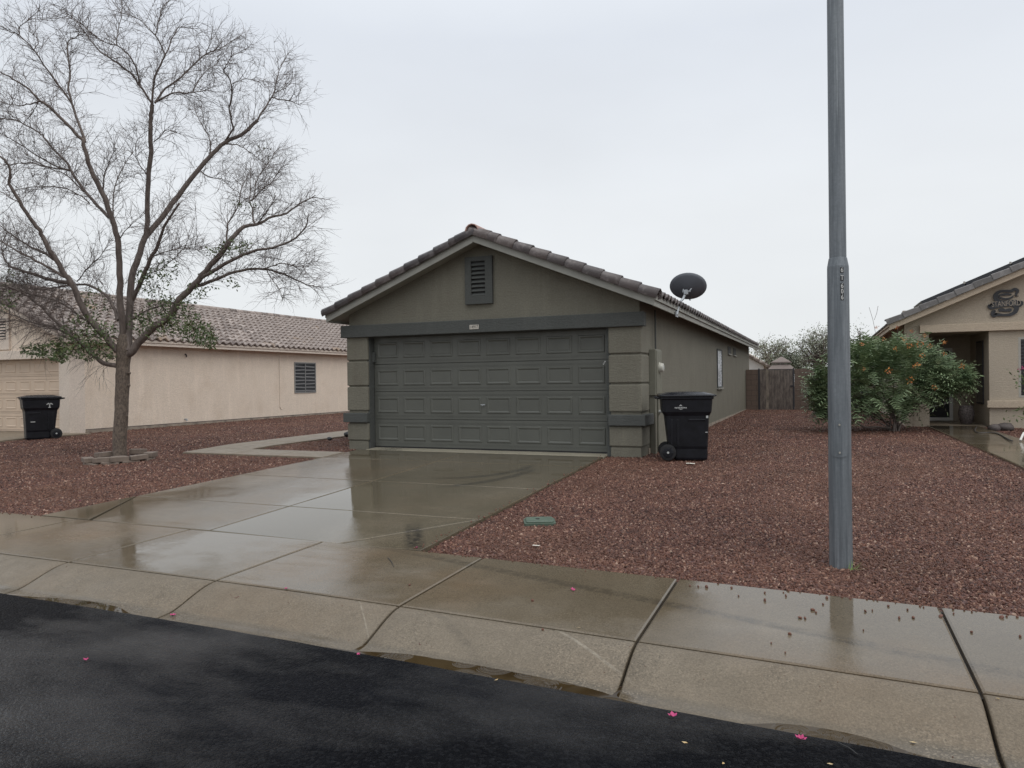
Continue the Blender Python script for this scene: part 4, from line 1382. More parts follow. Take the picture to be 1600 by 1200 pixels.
# ------------------------------------------------------------------ wheeled bins
def rrect(lx, ly, r_, z, n=4, cx=0, cy=0):
    pts = []
    for qx, qy, a0_ in ((1, 1, 0), (-1, 1, 90), (-1, -1, 180), (1, -1, 270)):
        for i in range(n+1):
            a = R(a0_+90*i/n)
            pts.append((cx+qx*(lx/2-r_)+r_*math.cos(a), cy+qy*(ly/2-r_)+r_*math.sin(a), z))
    return pts
def loft(rings):
    mb = MB()
    n = len(rings[0])
    for r_ in rings: mb.v += r_
    for k in range(len(rings)-1):
        for i in range(n):
            j = (i+1) % n
            mb.f.append((k*n+i, k*n+j, k*n+n+j, k*n+n+i))
    mb.f.append(tuple(range(n-1, -1, -1)))
    mb.f.append(tuple((len(rings)-1)*n+i for i in range(n)))
    return mb
def make_bin(loc, rz, label, emblem, sd=1):
    """front of the bin towards local +x, wheels at -x"""
    t = empty('wheeled_bin', loc, label, 'bin', 'black wheeled bins', rz)
    body = loft([rrect(.52, .50, .05, .012, cx=.06), rrect(.54, .52, .05, .05, cx=.06), rrect(.545, .525, .05, .19, cx=.06),
                 rrect(.63, .55, .05, .235, cx=.02), rrect(.70, .60, .055, .70, cx=.005), rrect(.715, .605, .055, .735, cx=.005), rrect(.79, .66, .055, .80, cx=.0),
                 rrect(.82, .685, .055, 1.005, cx=0), rrect(.86, .72, .06, 1.012, cx=0), rrect(.86, .72, .06, 1.045, cx=0)])
    part('body', body, M['bin'], t, local=True, bevel=.006)
    lid = loft([rrect(.885, .745, .06, 1.048, cx=.005), rrect(.895, .755, .06, 1.062, cx=.005), rrect(.885, .74, .06, 1.082, cx=.005), rrect(.60, .5, .08, 1.118, cx=.0), rrect(.2, .16, .05, 1.128)])
    ld = part('lid', lid, M['bin_lid'], t, local=True, smooth=False)
    part('lid_lip', MB().box(.43, .485, -.2, .2, 1.05, 1.075), M['bin_lid'], ld, local=True, bevel=.008)
    part('handle', MB().tube([(-.40, -.27, 1.02), (-.50, -.27, 1.035), (-.50, .27, 1.035), (-.40, .27, 1.02)], .018, 8), M['bin'], t, local=True)
    part('axle', MB().tube([(-.31, -.30, .135), (-.31, .30, .135)], .014, 8), M['galv'], t, local=True)
    for s in (-1, 1):
        wb = MB().lathe([(.09, -.032), (.127, -.028), (.135, -.012), (.135, .012), (.127, .028), (.09, .032)], (-.31, s*.295, .135), 24, 'y')
        wh = part('wheel', wb, M['rubber'], t, local=True)
        part('hub', MB().lathe([(.085, -.036), (.07, -.04), (.025, -.042), (.025, .042), (.07, .04), (.085, .036)], (-.31, s*.295, .135), 18, 'y'), M['bin'], wh, local=True)
        part('hub_cap', MB().lathe([(.016, -.05), (.02, -.044), (.02, .044), (.016, .05)], (-.31, s*.295, .135), 10, 'y'), M['stick'], wh, local=True)
        mb = MB()
        for k in range(6):
            a = k*math.pi/3
            c_, s_ = math.cos(a), math.sin(a)
            mb.tube([(-.31+.025*c_, s*.295-.041, .135+.025*s_), (-.31+.1*c_, s*.295-.036, .135+.1*s_)], .008, 4)
        part('spoke', mb, M['bin'], wh, local=True)
    # side ribs and grab pocket on the street side (local -y)
    part('grab_pocket', MB().box(.02, .30, -.312 if sd > 0 else .285, -.285 if sd > 0 else .312, .655, .685), M['bin'], t, local=True, bevel=.008)
    part('side_rib', MB().box(-.26, -.23, -.303 if sd > 0 else .27, -.27 if sd > 0 else .303, .26, .68).box(-.16, -.13, -.303 if sd > 0 else .27, -.27 if sd > 0 else .303, .26, .68), M['bin'], t, local=True, bevel=.008)
    # printed emblem, flat print set on the hopper side
    def yside(z): return -.33-.0125*(z-.80)/.205*1.0-.004
    def FY(v): return v*sd
    mb = MB()
    def bar(x0, x1, z0, z1):
        mb.add([(x0, yside(z0)-.0012, z0), (x1, yside(z0)-.0012, z0), (x1, yside(z1)-.0012, z1), (x0, yside(z1)-.0012, z1)], [(0, 1, 2, 3)])
    ex = emblem[1]
    if emblem[0] == 'peak':
        zc = .865
        mb.add([(ex-.07, yside(zc+.022)-.0012, zc+.022), (ex-.03, yside(zc+.03)-.0012, zc+.03), (ex, yside(zc+.058)-.0012, zc+.058), (ex+.03, yside(zc+.03)-.0012, zc+.03), (ex+.07, yside(zc+.022)-.0012, zc+.022), (ex, yside(zc+.034)-.0012, zc+.034)], [(0, 1, 2, 5), (5, 2, 3, 4)])
        for k in range(8):
            x = ex-.095+k*.0245
            bar(x, x+.017, zc-.004, zc+.013)
            if k % 2: bar(x+.003, x+.010, zc-.010, zc-.004)
        mb.add([(ex-.04, yside(zc-.014)-.0012, zc-.014), (ex, yside(zc-.026)-.0012, zc-.026), (ex+.04, yside(zc-.014)-.0012, zc-.014)], [(0, 1, 2)])
    else:
        zc = .875
        bar(ex-.012, ex+.012, zc-.06, zc+.01); bar(ex-.025, ex+.03, zc-.075, zc-.06)
        for a, b in ((-.075, .0), (.0, .075)):
            mb.add([(ex+a, yside(zc+.02)-.0012, zc+.015), (ex+b, yside(zc+.02)-.0012, zc+.015), (ex+(a+b)/2*.6, yside(zc+.05)-.0012, zc+.05)], [(0, 1, 2)])
        bar(ex-.07, ex-.045, zc+.0, zc+.012); bar(ex+.045, ex+.07, zc+.0, zc+.012)
        bar(ex-.03, ex+.03, zc+.012, zc+.03)
    mb.v = [(x, y*sd, z) for x, y, z in mb.v]
    part('emblem', mb, M['stick'], t, local=True, fix=False)
    return t
b1 = make_bin((1.36, .02, -.05), R(14), 'near black wheeled bin beside the electric panel, pale peaked emblem on its side', ('peak', -.10))
part('sticker', MB().add([(.30, -.336, .70), (.335, -.336, .70), (.335, -.338, .74), (.30, -.338, .74)], [(0, 1, 2, 3)]), M['stick'], b1, local=True, fix=False)
part('sticker', MB().add([(.29, -.306, .46), (.325, -.306, .46), (.325, -.307, .475), (.29, -.307, .475)], [(0, 1, 2, 3)]), M['stick'], b1, local=True, fix=False)
part('lid_strip', MB().add([(.05, -.26, 1.108), (.40, -.33, 1.089), (.41, -.28, 1.089), (.10, -.22, 1.110)], [(0, 1, 2, 3)]), M['stick'], b1, local=True, fix=False)
va = math.atan2(.55, -.83)          # looking direction towards the left bin
b2 = make_bin((-15.0, .18, -.045), R(0), 'far left black wheeled bin standing in front of the cream garage door', ('tree', -.17), -1)
part('sticker', MB().add([(.14, .302, .44), (.24, .304, .44), (.24, .305, .462), (.14, .303, .462)], [(0, 1, 2, 3)]), M['stick'], b2, local=True, fix=False)
# seen wheels-right: front to the left, so turn it half round and show the other side
b2.rotation_euler.z = R(180+62)
# ------------------------------------------------------------------ trees
def polyline_smooth(P_, k=4):
    Q = []
    n = len(P_)
    for i in range(n-1):
        p0, p1, p2, p3 = P_[max(0, i-1)], P_[i], P_[i+1], P_[min(n-1, i+2)]
        for j in range(k):
            t_ = j/k
            Q.append(.5*((2*p1)+(p2-p0)*t_+(2*p0-5*p1+4*p2-p3)*t_*t_+(3*p1-p0-3*p2+p3)*t_**3))
    Q.append(P_[-1])
    return Q
TD = 14.52
tb_ = on_plane(187, 716, (0, -.042, 1), -.06)
tree = empty('bare_tree', tuple(tb_), 'large spreading tree, nearly bare, with a few green leaves, left of the driveway', 'tree')
rt = random.Random(11)
known = []      # (px, py, depth)
def dep_near(x, y):
    best = min(known, key=lambda k: (k[0]-x)**2+(k[1]-y)**2)
    return best[2]
limbs3 = []
def limb(pts, r0, r1, g=0.0, name='branch', mat='branch', tw=1.0, sides=8):
    """pts measured along the limb; g = how far it leans away (+) or towards us (-) per 100 px"""
    d0 = dep_near(*pts[0]) if known else TD
    P3 = []
    L = 0
    for i, p in enumerate(pts):
        if i: L += math.hypot(p[0]-pts[i-1][0], p[1]-pts[i-1][1])
        d = d0+g*L/100
        known.append((p[0], p[1], d))
        P3.append(at_depth(p[0], p[1], d))
    Q = polyline_smooth(P3, 3)
    for i in range(1, len(Q)-1):
        k = .012
        Q[i] = Q[i]+Vector((rt.uniform(-k, k), rt.uniform(-k, k), rt.uniform(-k, k)))
    n = len(Q)
    rs = [(r0+(r1-r0)*i/(n-1))*TD/CF*(.86 if r0 > 3 else .74) for i in range(n)]
    part(name, MB().tube(Q, rs, sides), M[mat], tree, smooth=True, fix=False)
    limbs3.append((Q, rs, tw))
    return Q
# trunk with root flare and knobs
trunk_px = [(187, 722, 13), (187, 712, 11.8), (187, 695, 11.2), (188, 670, 11.2), (190, 640, 11), (191, 612, 11.3), (192, 590, 11.6), (192, 570, 11.6), (193, 555, 12.5), (194, 540, 12), (194, 522, 8)]
P3 = [at_depth(x, y, TD) for x, y, r_ in trunk_px]
for x, y, r_ in trunk_px: known.append((x, y, TD))
mb = MB()
Q = polyline_smooth(P3, 5)
rsv = []
for i in range(len(Q)):
    f = i/5; k = min(len(trunk_px)-2, int(f)); u = f-k
    rsv.append((trunk_px[k][2]*(1-u)+trunk_px[k+1][2]*u)*TD/CF*.88)
S_ = 26
base = len(mb.v)
mb.tube(Q, rsv, S_)
nv = []
for (x, y, z) in mb.v:
    q = Vector((x, y, z))
    c_ = min(Q, key=lambda a: (a-q).length)
    d = (q-c_)
    n1_ = mnoise.noise(Vector((x*9, y*9, z*2.2)))*.10+mnoise.noise(Vector((x*26, y*26, z*9)))*.055
    nv.append(tuple(c_+d*(1+n1_)))
mb.v = nv
part('trunk', mb, M['bark'], tree, smooth=True, fix=False)
# knobs on the right of the trunk
for x, y, r_ in ((203, 583, 3.0), (203, 602, 2.4), (200, 650, 1.6), (177, 560, 2)):
    q = at_depth(x-1.5, y, TD-.06)
    part('knob', MB().lathe([(.001, -.03), (r_*.0125*.8, -.02), (r_*.0125, 0), (r_*.0125*.8, .02), (.001, .03)], tuple(q), 10), M['bark'], tree, smooth=True)

limb([(190, 556), (204, 552), (216, 536), (236, 515), (262, 496), (281, 468), (300, 447), (316, 431), (337, 406), (358, 380)], 7.2, 4.3, -.25)      # right low limb
limb([(357, 380), (372, 363), (387, 352), (400, 351), (420, 341), (449, 332), (467, 319), (493, 305)], 4.2, .8, .3, tw=1.3)
limb([(398, 350), (395, 332), (391, 312), (391, 270)], 2.0, .6, .5, tw=1.2)
limb([(392, 314), (410, 296), (425, 283), (440, 262)], 1.3, .5, -.6, tw=1.2)
limb([(393, 314), (398, 300), (403, 279), (420, 253), (434, 233)], 1.2, .5, .4, tw=1.2)
limb([(400, 351), (411, 338), (420, 327), (427, 312), (431, 305)], 1.6, .6, -.5, tw=1.2)
limb([(355, 378), (355, 362), (357, 349), (370, 325), (376, 299), (388, 270)], 2.0, .7, .6)
limb([(316, 433), (333, 424), (354, 411), (379, 398), (410, 389), (425, 388), (462, 371), (478, 352), (481, 338)], 3.6, .7, -.5, tw=1.3)
limb([(302, 449), (326, 441), (358, 427), (386, 421), (409, 420), (431, 425), (452, 432), (479, 445), (501, 448)], 3.3, .7, .45, tw=1.5)
limb([(410, 420), (425, 416), (444, 411), (466, 417), (485, 410)], 1.5, .5, -.5, tw=1.5)
limb([(417, 421), (424, 436), (436, 452), (441, 470)], 1.2, .4, -.7, tw=1.2)
limb([(200, 548), (201, 520), (201, 500), (204, 459), (208, 423), (216, 404), (227, 372), (253, 341), (278, 307), (310, 264), (333, 240), (352, 222), (376, 211), (403, 188)], 7.0, 3.0, .25)
limb([(388, 204), (402, 187), (421, 157), (429, 142), (436, 112), (451, 82)], 2.4, .5, .4, tw=1.2)
limb([(425, 152), (440, 156), (455, 158), (470, 165)], 1.3, .5, -.5, tw=1.2)
limb([(429, 145), (445, 138), (455, 130)], .9, .4, .6)
limb([(352, 220), (364, 202), (361, 188), (359, 169), (363, 142), (356, 118), (348, 111), (363, 88), (387, 75)], 2.2, .5, -.5, tw=1.2)
limb([(363, 131), (372, 127), (384, 123), (402, 127), (414, 138)], 1.1, .4, .5, tw=1.1)
limb([(328, 244), (328, 226), (326, 211), (315, 195), (305, 172), (302, 160)], 1.7, .5, .7, tw=1.1)
limb([(353, 225), (368, 226), (381, 231), (400, 245), (416, 257)], 1.4, .5, -.7, tw=1.1)
limb([(310, 264), (325, 276), (346, 280), (362, 295)], 1.2, .4, -.8, tw=1.2)
limb([(228, 370), (231, 330), (231, 285), (236, 236), (235, 199), (236, 180), (238, 163)], 4.6, 3.4, -.25)
limb([(238, 163), (240, 131), (246, 109), (257, 88), (252, 72), (242, 54), (232, 45), (217, 30), (182, 18)], 2.3, .5, -.3, tw=1.1)
limb([(257, 88), (266, 69), (277, 45), (288, 42), (305, 41)], 1.4, .4, .5)
limb([(243, 54), (249, 28), (255, 9), (272, -6)], 1.2, .4, .3)
limb([(238, 162), (216, 131), (204, 114), (184, 99), (159, 82), (146, 69), (131, 49), (120, 34), (94, 17)], 2.4, .5, .25, tw=1.1)
limb([(217, 130), (212, 105), (199, 84), (182, 71), (159, 64), (131, 40), (105, 22)], 1.8, .5, -.5, tw=1.1)
limb([(182, 71), (184, 54), (189, 28), (191, 2)], 1.2, .4, .3)
limb([(242, 161), (259, 139), (281, 122), (300, 105), (322, 84), (342, 77), (359, 66), (378, 54)], 2.2, .5, .4, tw=1.2)
limb([(322, 84), (329, 68), (330, 54)], .9, .4, -.4)
limb([(245, 159), (266, 146), (279, 144), (301, 145), (320, 141), (339, 133)], 1.9, .5, -.5, tw=1.2)
limb([(301, 145), (312, 122), (331, 105), (348, 102)], 1.2, .4, .3)
limb([(231, 275), (222, 262), (213, 245), (213, 222), (225, 212)], 1.4, .4, -.6)
limb([(240, 222), (253, 210), (262, 202), (282, 210)], 1.2, .4, -.6)
limb([(206, 470), (221, 436), (234, 406), (246, 387), (251, 369), (262, 345), (280, 318)], 4.2, 1.6, -.5, tw=1.2)
limb([(192, 530), (191, 496), (187, 466), (187, 427), (185, 380), (178, 354), (165, 311), (148, 277), (139, 255), (131, 227), (127, 217), (112, 201), (82, 172), (62, 157), (45, 139), (22, 124), (0, 112)], 6.4, .9, -.3)
limb([(62, 158), (47, 162), (28, 165), (0, 159)], 1.6, .6, .5, tw=1.2)
limb([(62, 158), (54, 170), (47, 182)], 1.0, .4, .6, tw=1.4)
limb([(133, 222), (124, 195), (112, 161), (107, 142), (109, 112), (105, 79), (106, 66), (112, 61), (129, 52), (143, 50)], 2.6, .5, .35, tw=1.1)
limb([(112, 161), (99, 142), (82, 120), (67, 99), (52, 77), (28, 54), (15, 49), (0, 40)], 2.0, .6, -.35, tw=1.1)
limb([(53, 78), (60, 62), (45, 49)], .9, .4, .5)
limb([(29, 55), (32, 41), (51, 30), (75, 33)], .9, .4, -.4)
limb([(172, 340), (161, 330), (150, 319), (131, 296), (112, 268), (105, 255), (82, 232), (69, 214), (62, 208), (43, 197), (24, 187), (0, 185)], 3.2, .8, .5, tw=1.1)
limb([(111, 266), (90, 260), (56, 242), (28, 223), (0, 208)], 1.8, .6, -.5, tw=1.1)
limb([(109, 267), (75, 261), (47, 255), (19, 256), (0, 260)], 1.7, .6, .4, tw=1.2)
limb([(131, 300), (105, 274), (75, 262), (40, 240)], 1.4, .5, -.6)
limb([(140, 318), (120, 302), (95, 293), (50, 292), (25, 296)], 1.3, .5, .6, tw=1.2)
limb([(161, 300), (162, 280), (166, 265), (175, 245), (182, 232)], 1.4, .4, -.6)
limb([(177, 345), (177, 310), (183, 282), (196, 255), (210, 235)], 1.5, .4, .6)
limb([(188, 372), (200, 355), (220, 340)], 1.1, .4, -.6, tw=1.2)
limb([(184, 549), (165, 526), (146, 507), (128, 478), (112, 442), (101, 430), (88, 406), (71, 380), (62, 360), (47, 341), (30, 313), (15, 287), (16, 270), (11, 255), (0, 244)], 6.2, 1.4, -.4)
limb([(30, 317), (15, 308), (0, 300)], 1.1, .5, .5)
limb([(112, 443), (81, 438), (52, 427), (22, 419), (9, 408), (2, 388)], 3.6, .9, .35, tw=1.7)
limb([(101, 433), (75, 417), (47, 402), (19, 387), (0, 376)], 3.0, 1.0, -.35, tw=1.6)
limb([(88, 408), (64, 393), (41, 382), (15, 364), (0, 352)], 2.6, .9, .5, tw=1.4)
limb([(185, 500), (176, 477), (165, 461), (146, 449), (124, 444), (95, 448), (60, 452), (30, 448)], 3.2, 1.0, .55, tw=1.8)
limb([(184, 572), (165, 569), (150, 558), (131, 541), (112, 524), (90, 504), (66, 481), (37, 459), (5, 446)], 4.6, 1.0, -.35, tw=1.8)
limb([(112, 524), (85, 512), (55, 505), (20, 492), (-10, 484)], 2.0, .7, .3, tw=1.9)
limb([(146, 507), (120, 490), (90, 470), (55, 462), (15, 452), (-15, 455)], 2.2, .7, -.3, tw=1.9)
limb([(204, 500), (225, 487), (253, 477), (275, 472)], 2.2, .8, -.4, tw=1.2)
limb([(120, 440), (140, 415), (157, 400), (168, 382)], 1.3, .4, -.5, tw=1.2)
limb([(230, 405), (262, 392), (290, 388), (320, 392)], 1.3, .4, -.7, tw=1.5)
limb([(222, 430), (250, 420), (275, 402), (287, 396)], 1.2, .4, .6, tw=1.3)

tw = MB()
leaf = MB()
tips = []
def rnd_unit(r_):
    while True:
        v = Vector((r_.uniform(-1, 1), r_.uniform(-1, 1), r_.uniform(-1, 1)))
        if .1 < v.length < 1: return v.normalized()
def grow(p, d, L, r_, n, curl, droop, rr):
    pts = [p]
    for i in range(n):
        d = (d+rnd_unit(rr)*curl+Vector((0, 0, -droop))).normalized()
        p = p+d*(L/n)
        pts.append(p)
    tw.tube(pts, [r_*(1-.75*i/n) for i in range(n+1)], 3, cap=False)
    return pts, d
for Q, rs, k in limbs3:
    acc = 0
    nseg = len(Q)
    for i in range(1, nseg):
        seg = Q[i]-Q[i-1]
        f = i/nseg
        thick = rs[i]*CF/TD
        if thick > 4.1: continue
        step = .052/k*(1.0 if thick < 2.2 else 1.7)
        acc += seg.length
        while acc > step:
            acc -= step
            p = Q[i-1]+seg*rt.random()
            tdir = seg.normalized()
            side = rnd_unit(rt)
            side = (side-tdir*side.dot(tdir)).normalized()
            low = max(0, min(1, (2.9-p.z)/1.6))       # lower limbs weep, upper ones reach up
            d = (tdir*rt.uniform(.3, 1.0)+side*rt.uniform(.5, 1)+Vector((0, 0, .35-.4*low))).normalized()
            L = rt.uniform(.3, .95)*(.75+.4*k*.6)*(1-.45*max(0, (f-.6)/.4))
            pts, dd = grow(p, d, L, rt.uniform(.0034, .0066), 6, .30, .02+.16*low, rt)
            for q in range(rt.randint(3, 6)):
                j = rt.randint(1, 5)
                dloc = (pts[j+1]-pts[j]).normalized()
                d2 = (dloc+rnd_unit(rt)*.85+Vector((0, 0, .08-.4*low))).normalized()
                p2, _ = grow(pts[j], d2, rt.uniform(.16, .5)*(1+.4*low), rt.uniform(.0024, .0040), 4, .28, .05+.22*low, rt)
                tips.append(p2[-1])
                if rt.random() < .75:
                    d3 = ((p2[2]-p2[1]).normalized()+rnd_unit(rt)*.9).normalized()
                    grow(p2[2], d3, rt.uniform(.1, .3), .0023, 3, .3, .06+.2*low, rt)
        if rt.random() < .12 and f > .5: tips.append(Q[i])
part('twigs', tw, M['twig'], tree, fix=False, kind='stuff')
def leaf_at(mb, p, s, rr, droop=.2):
    d = (rnd_unit(rr)+Vector((0, 0, -droop))).normalized()
    u = d.orthogonal().normalized()
    u = (u*math.cos(rr.random()*6.28)+d.cross(u)*math.sin(rr.random()*6.28)).normalized()
    n_ = d.cross(u)*.12*s
    mb.add([p, p+d*s*.5+u*s*.24+n_, p+d*s, p+d*s*.5-u*s*.24+n_], [(0, 1, 2), (0, 2, 3)])
clumps = [(52, 548, 20, 8, 110), (80, 545, 28, 14, 200), (95, 555, 18, 10, 120), (118, 535, 28, 18, 200), (140, 545, 26, 16, 170), (160, 520, 22, 22, 130), (170, 556, 10, 6, 40), (125, 508, 30, 18, 120), (150, 470, 26, 22, 90),
          (215, 505, 25, 20, 100), (245, 505, 30, 20, 150), (285, 505, 34, 20, 230), (310, 520, 26, 18, 230), (325, 530, 16, 14, 110), (255, 475, 26, 14, 110), (285, 478, 20, 12, 60), (240, 440, 24, 22, 110), (262, 420, 18, 16, 50), (225, 430, 14, 16, 40),
          (360, 382, 12, 8, 40), (380, 385, 12, 8, 30), (348, 395, 14, 6, 25), (365, 440, 10, 12, 24), (330, 392, 8, 6, 12), (375, 315, 14, 8, 14), (395, 325, 10, 10, 12), (25, 440, 25, 22, 70), (10, 470, 18, 18, 50), (330, 440, 20, 16, 20), (415, 235, 12, 14, 10), (300, 455, 20, 12, 40)]
for cx_, cy_, rx_, ry_, n in clumps:
    d0 = dep_near(cx_, cy_)
    for i in range(int(n*.85)):
        a = rt.random()*6.283; q = math.sqrt(rt.random())
        x, y = cx_+rx_*q*math.cos(a), cy_+ry_*q*math.sin(a)
        # leaves sit in small sprays
        p0 = at_depth(x, y, d0+rt.gauss(0, .25))
        for j in range(2):
            leaf_at(leaf, p0+rnd_unit(rt)*.05, rt.uniform(.045, .085), rt, .35)
part('leaves', leaf, M['leaf'], tree, fix=False, kind='stuff')

# edging blocks round the trunk
def zs(x, y): return on_plane(x, y, (0, -.042, 1), -.06)
ebm = loft([[(-.165, -.085, 0), (.165, -.085, 0), (.125, .085, 0), (-.125, .085, 0)], [(-.165, -.085, .098), (.165, -.085, .098), (.125, .085, .098), (-.125, .085, .098)]])
eme = ebm.mesh('edging_block', M['brick']); fix_normals(eme)
ring_c = zs(188, 719)
toc = math.atan2(CAM.y-ring_c.y, CAM.x-ring_c.x)
eb = [  # bearing from the line to the street side viewer (right positive), layer, label
    (-66, 1, 'upper tan edging block at the left end of the tree ring'),
    (-30, 1, 'upper tan edging block at the front left of the tree ring'),
    (0, 1, 'upper tan edging block directly in front of the tree trunk'),
    (31, 1, 'upper tan edging block just right of the trunk front'),
    (66, 1, 'upper tan edging block at the right end of the tree ring, its light top showing'),
    (150, 1, 'upper tan edging block behind the trunk at the back right of the ring'),
    (-150, 1, 'upper tan edging block behind the trunk at the back left of the ring'),
    (-48, 0, 'lower tan edging block half buried at the front left of the ring'),
    (-15, 0, 'lower tan edging block half buried left of the trunk front'),
    (16, 0, 'lower tan edging block half buried right of the trunk front'),
    (49, 0, 'lower tan edging block half buried at the front right of the ring')]
for an, lay, lb in eb:
    a = toc+R(an)+R(random.uniform(-3, 3))
    rad_ = .56+random.uniform(-.02, .03)+(.02 if lay == 0 else 0)
    x, y = ring_c.x+math.cos(a)*rad_, ring_c.y+math.sin(a)*rad_
    o = bpy.data.objects.new('edging_block', eme)
    o.location = (x, y, z_yard(x, y)-.06+lay*.099)
    o.rotation_euler = (R(random.uniform(-3, 3)), R(random.uniform(-3, 3)), a+math.pi/2+R(random.uniform(-14, 14)))
    o.scale = (random.uniform(.92, 1.02), 1.05, random.uniform(.9, 1.08))
    col.objects.link(o)
    bv = o.modifiers.new('bevel', 'BEVEL'); bv.width = .01; bv.segments = 1
    tag(o, lb, 'edging block', 'edging blocks round the tree')

# big flowering shrub on the right
rb = random.Random(5)
BB = on_plane(1397, 674, (0, 0, 1), -.025)
BD = (BB-CAM).dot(FW)
bush = empty('flowering_shrub', tuple(BB), 'wide feathery green shrub with orange red flowers in front of the tan house', 'shrub')
blobs = [(1400, 580, 72, 42), (1395, 605, 80, 40), (1438, 592, 50, 38), (1345, 602, 60, 36), (1345, 580, 58, 38), (1452, 585, 36, 34), (1300, 610, 32, 36), (1478, 596, 30, 28), (1350, 625, 68, 28), (1415, 612, 48, 30), (1290, 600, 22, 28), (1415, 556, 46, 22), (1362, 562, 40, 22), (1496, 590, 16, 12), (1298, 632, 28, 18)]
def bush_pt():
    while True:
        bx, by, ax_, ay_ = rb.choice(blobs)
        u = rnd_unit(rb)*(rb.random()**.45)
        x, y = bx+ax_*u.x, by+ay_*u.y
        d = BD+u.z*ax_*BD/CF*.95
        return at_depth(x, y, d), u
stm = []
for i in range(11):
    a = i*6.283/11
    tip, _ = bush_pt()
    b0 = BB+Vector((.10*math.cos(a), .10*math.sin(a), -.03))
    mid = b0*.55+tip*.45+Vector((0, 0, .15)) + rnd_unit(rb)*.12
    pts = polyline_smooth([b0, b0*.8+mid*.2+Vector((0, 0, .12)), mid, tip], 4)
    part('stem', MB().tube(pts, [.026*(1-.8*j/len(pts)) for j in range(len(pts))], 6), M['branch'], bush, smooth=True, fix=False)
# two low bare stems sweeping left
pts = polyline_smooth([at_depth(1388, 670, BD), at_depth(1372, 667, BD-.1), at_depth(1350, 667, BD-.2), at_depth(1332, 655, BD-.25)], 4)
part('stem', MB().tube(pts, [.020]*len(pts), 6), M['branch'], bush, smooth=True, fix=False)
pts = polyline_smooth([at_depth(1392, 670, BD-.1), at_depth(1365, 655, BD-.1), at_depth(1358, 640, BD-.1)], 4)
part('stem', MB().tube(pts, [.014]*len(pts), 6), M['branch'], bush, smooth=True, fix=False)
fol = MB()
for i in range(4300):
    p, u = bush_pt()
    outw = (p-(BB+Vector((0, 0, 1.1))))
    outw = outw.normalized() if outw.length > .01 else rnd_unit(rb)
    d = (outw*.7+rnd_unit(rb)*.6+Vector((0, 0, .05))).normalized()
    L = rb.uniform(.18, .42)
    side = d.cross(Vector((0, 0, 1)))
    if side.length < .1: side = d.orthogonal()
    side.normalize()
    nrm_ = side.cross(d)
    k = 5
    for j in range(k):
        f = (j+.6)/k
        q = p+d*(L*f)-Vector((0, 0, .10*L*f*f))
        wl = L*.36*(1-.45*f)
        for s in (-1, 1):
            e1 = q+side*s*wl*rb.uniform(.75, 1.15)+d*(L*rb.uniform(.0, .22))-nrm_*wl*rb.uniform(.0, .45)
            wv = d*(L*.062)
            fol.add([q-wv*.3, q+wv*.7, e1+wv*.6, e1-wv*.4], [(0, 1, 2, 3)])
part('foliage', fol, M['bush'], bush, fix=False, kind='stuff')
flp = [(1402, 512, 5), (1425, 518, 5), (1370, 512, 5), (1412, 530, 6), (1347, 538, 6), (1421, 541, 8), (1438, 539, 8), (1400, 545, 5), (1432, 570, 8), (1441, 556, 7), (1389, 580, 8), (1423, 595, 8), (1503, 572, 7), (1475, 535, 6), (1453, 541, 6), (1459, 606, 6), (1350, 577, 5), (1475, 552, 5), (1380, 530, 5), (1445, 525, 5)]
for x, y, s in flp:
    c_ = at_depth(x, y, BD-rb.uniform(.9, 1.3))
    s3 = s*BD/CF*.85
    mb = MB()
    for i in range(14):
        d = (rnd_unit(rb)+Vector((0, 0, .3))).normalized()*Vector((1, 1, .75)).length/1.6
        leaf_at(mb, c_+rnd_unit(rb)*s3*.55, s3*.55, rb, -.3)
    part('flower', mb, M['flower'], bush, fix=False)
for x, y, x2, y2 in ((1368, 520, 1358, 480), (1366, 500, 1372, 478), (1402, 530, 1402, 508)):
    part('flower_stalk', MB().tube([at_depth(x, y, BD-.6), at_depth((x+x2)/2+1, (y+y2)/2, BD-.6), at_depth(x2, y2, BD-.6)], .004, 4), M['twig'], bush, fix=False)

# trees beyond the block wall
def far_tree(px, pyb, dep, blobs_, label, seed, n=1500, ls=.16, mat='far', bare=.3):
    rr = random.Random(seed)
    b = at_depth(px, pyb, dep); b.z = -.75
    tr = empty('background_tree', tuple(b), label, 'tree', 'trees beyond the block wall')
    bx, by, ax_, ay_ = blobs_[0]
    top = at_depth(bx, by+ay_*.3, dep)
    part('trunk', MB().tube(polyline_smooth([b, b*.6+top*.4, top], 3), [.2, .19, .17, .15, .13, .1, .08], 7), M['branch'], tr, smooth=True, fix=False)
    fol = MB()
    br_ = MB()
    hub_ = at_depth(bx, pyb-12, dep)
    for bx, by, ax_, ay_ in blobs_:
        sub = []
        for k in range(max(5, int(ax_*ay_/26))):
            u = rnd_unit(rr)*rr.random()**.4
            c_ = at_depth(bx+ax_*u.x, by+ay_*u.y, dep+u.z*ax_*dep/CF)
            sub.append(c_)
            mid = (hub_+c_)*.5+rnd_unit(rr)*.3+Vector((0, 0, .25))
            br_.tube(polyline_smooth([hub_, mid, c_], 3), [.05, .045, .04, .032, .026, .018, .01], 4, cap=False)
        for k in range(int(n*ax_*ay_/900)):
            c_ = rr.choice(sub)
            p = c_+Vector((rr.gauss(0, .26), rr.gauss(0, .26), rr.gauss(0, .22)))
            leaf_at(fol, p, ls*rr.uniform(.7, 1.3), rr, .2)
            if rr.random() < .06:
                br_.tube([c_, (c_+p)*.5+rnd_unit(rr)*.05, p+rnd_unit(rr)*.2], [.012, .01, .006], 3, cap=False)
    part('branches', br_, M['branch'], tr, fix=False)
    part('leaves', fol, M[mat], tr, fix=False, kind='stuff')
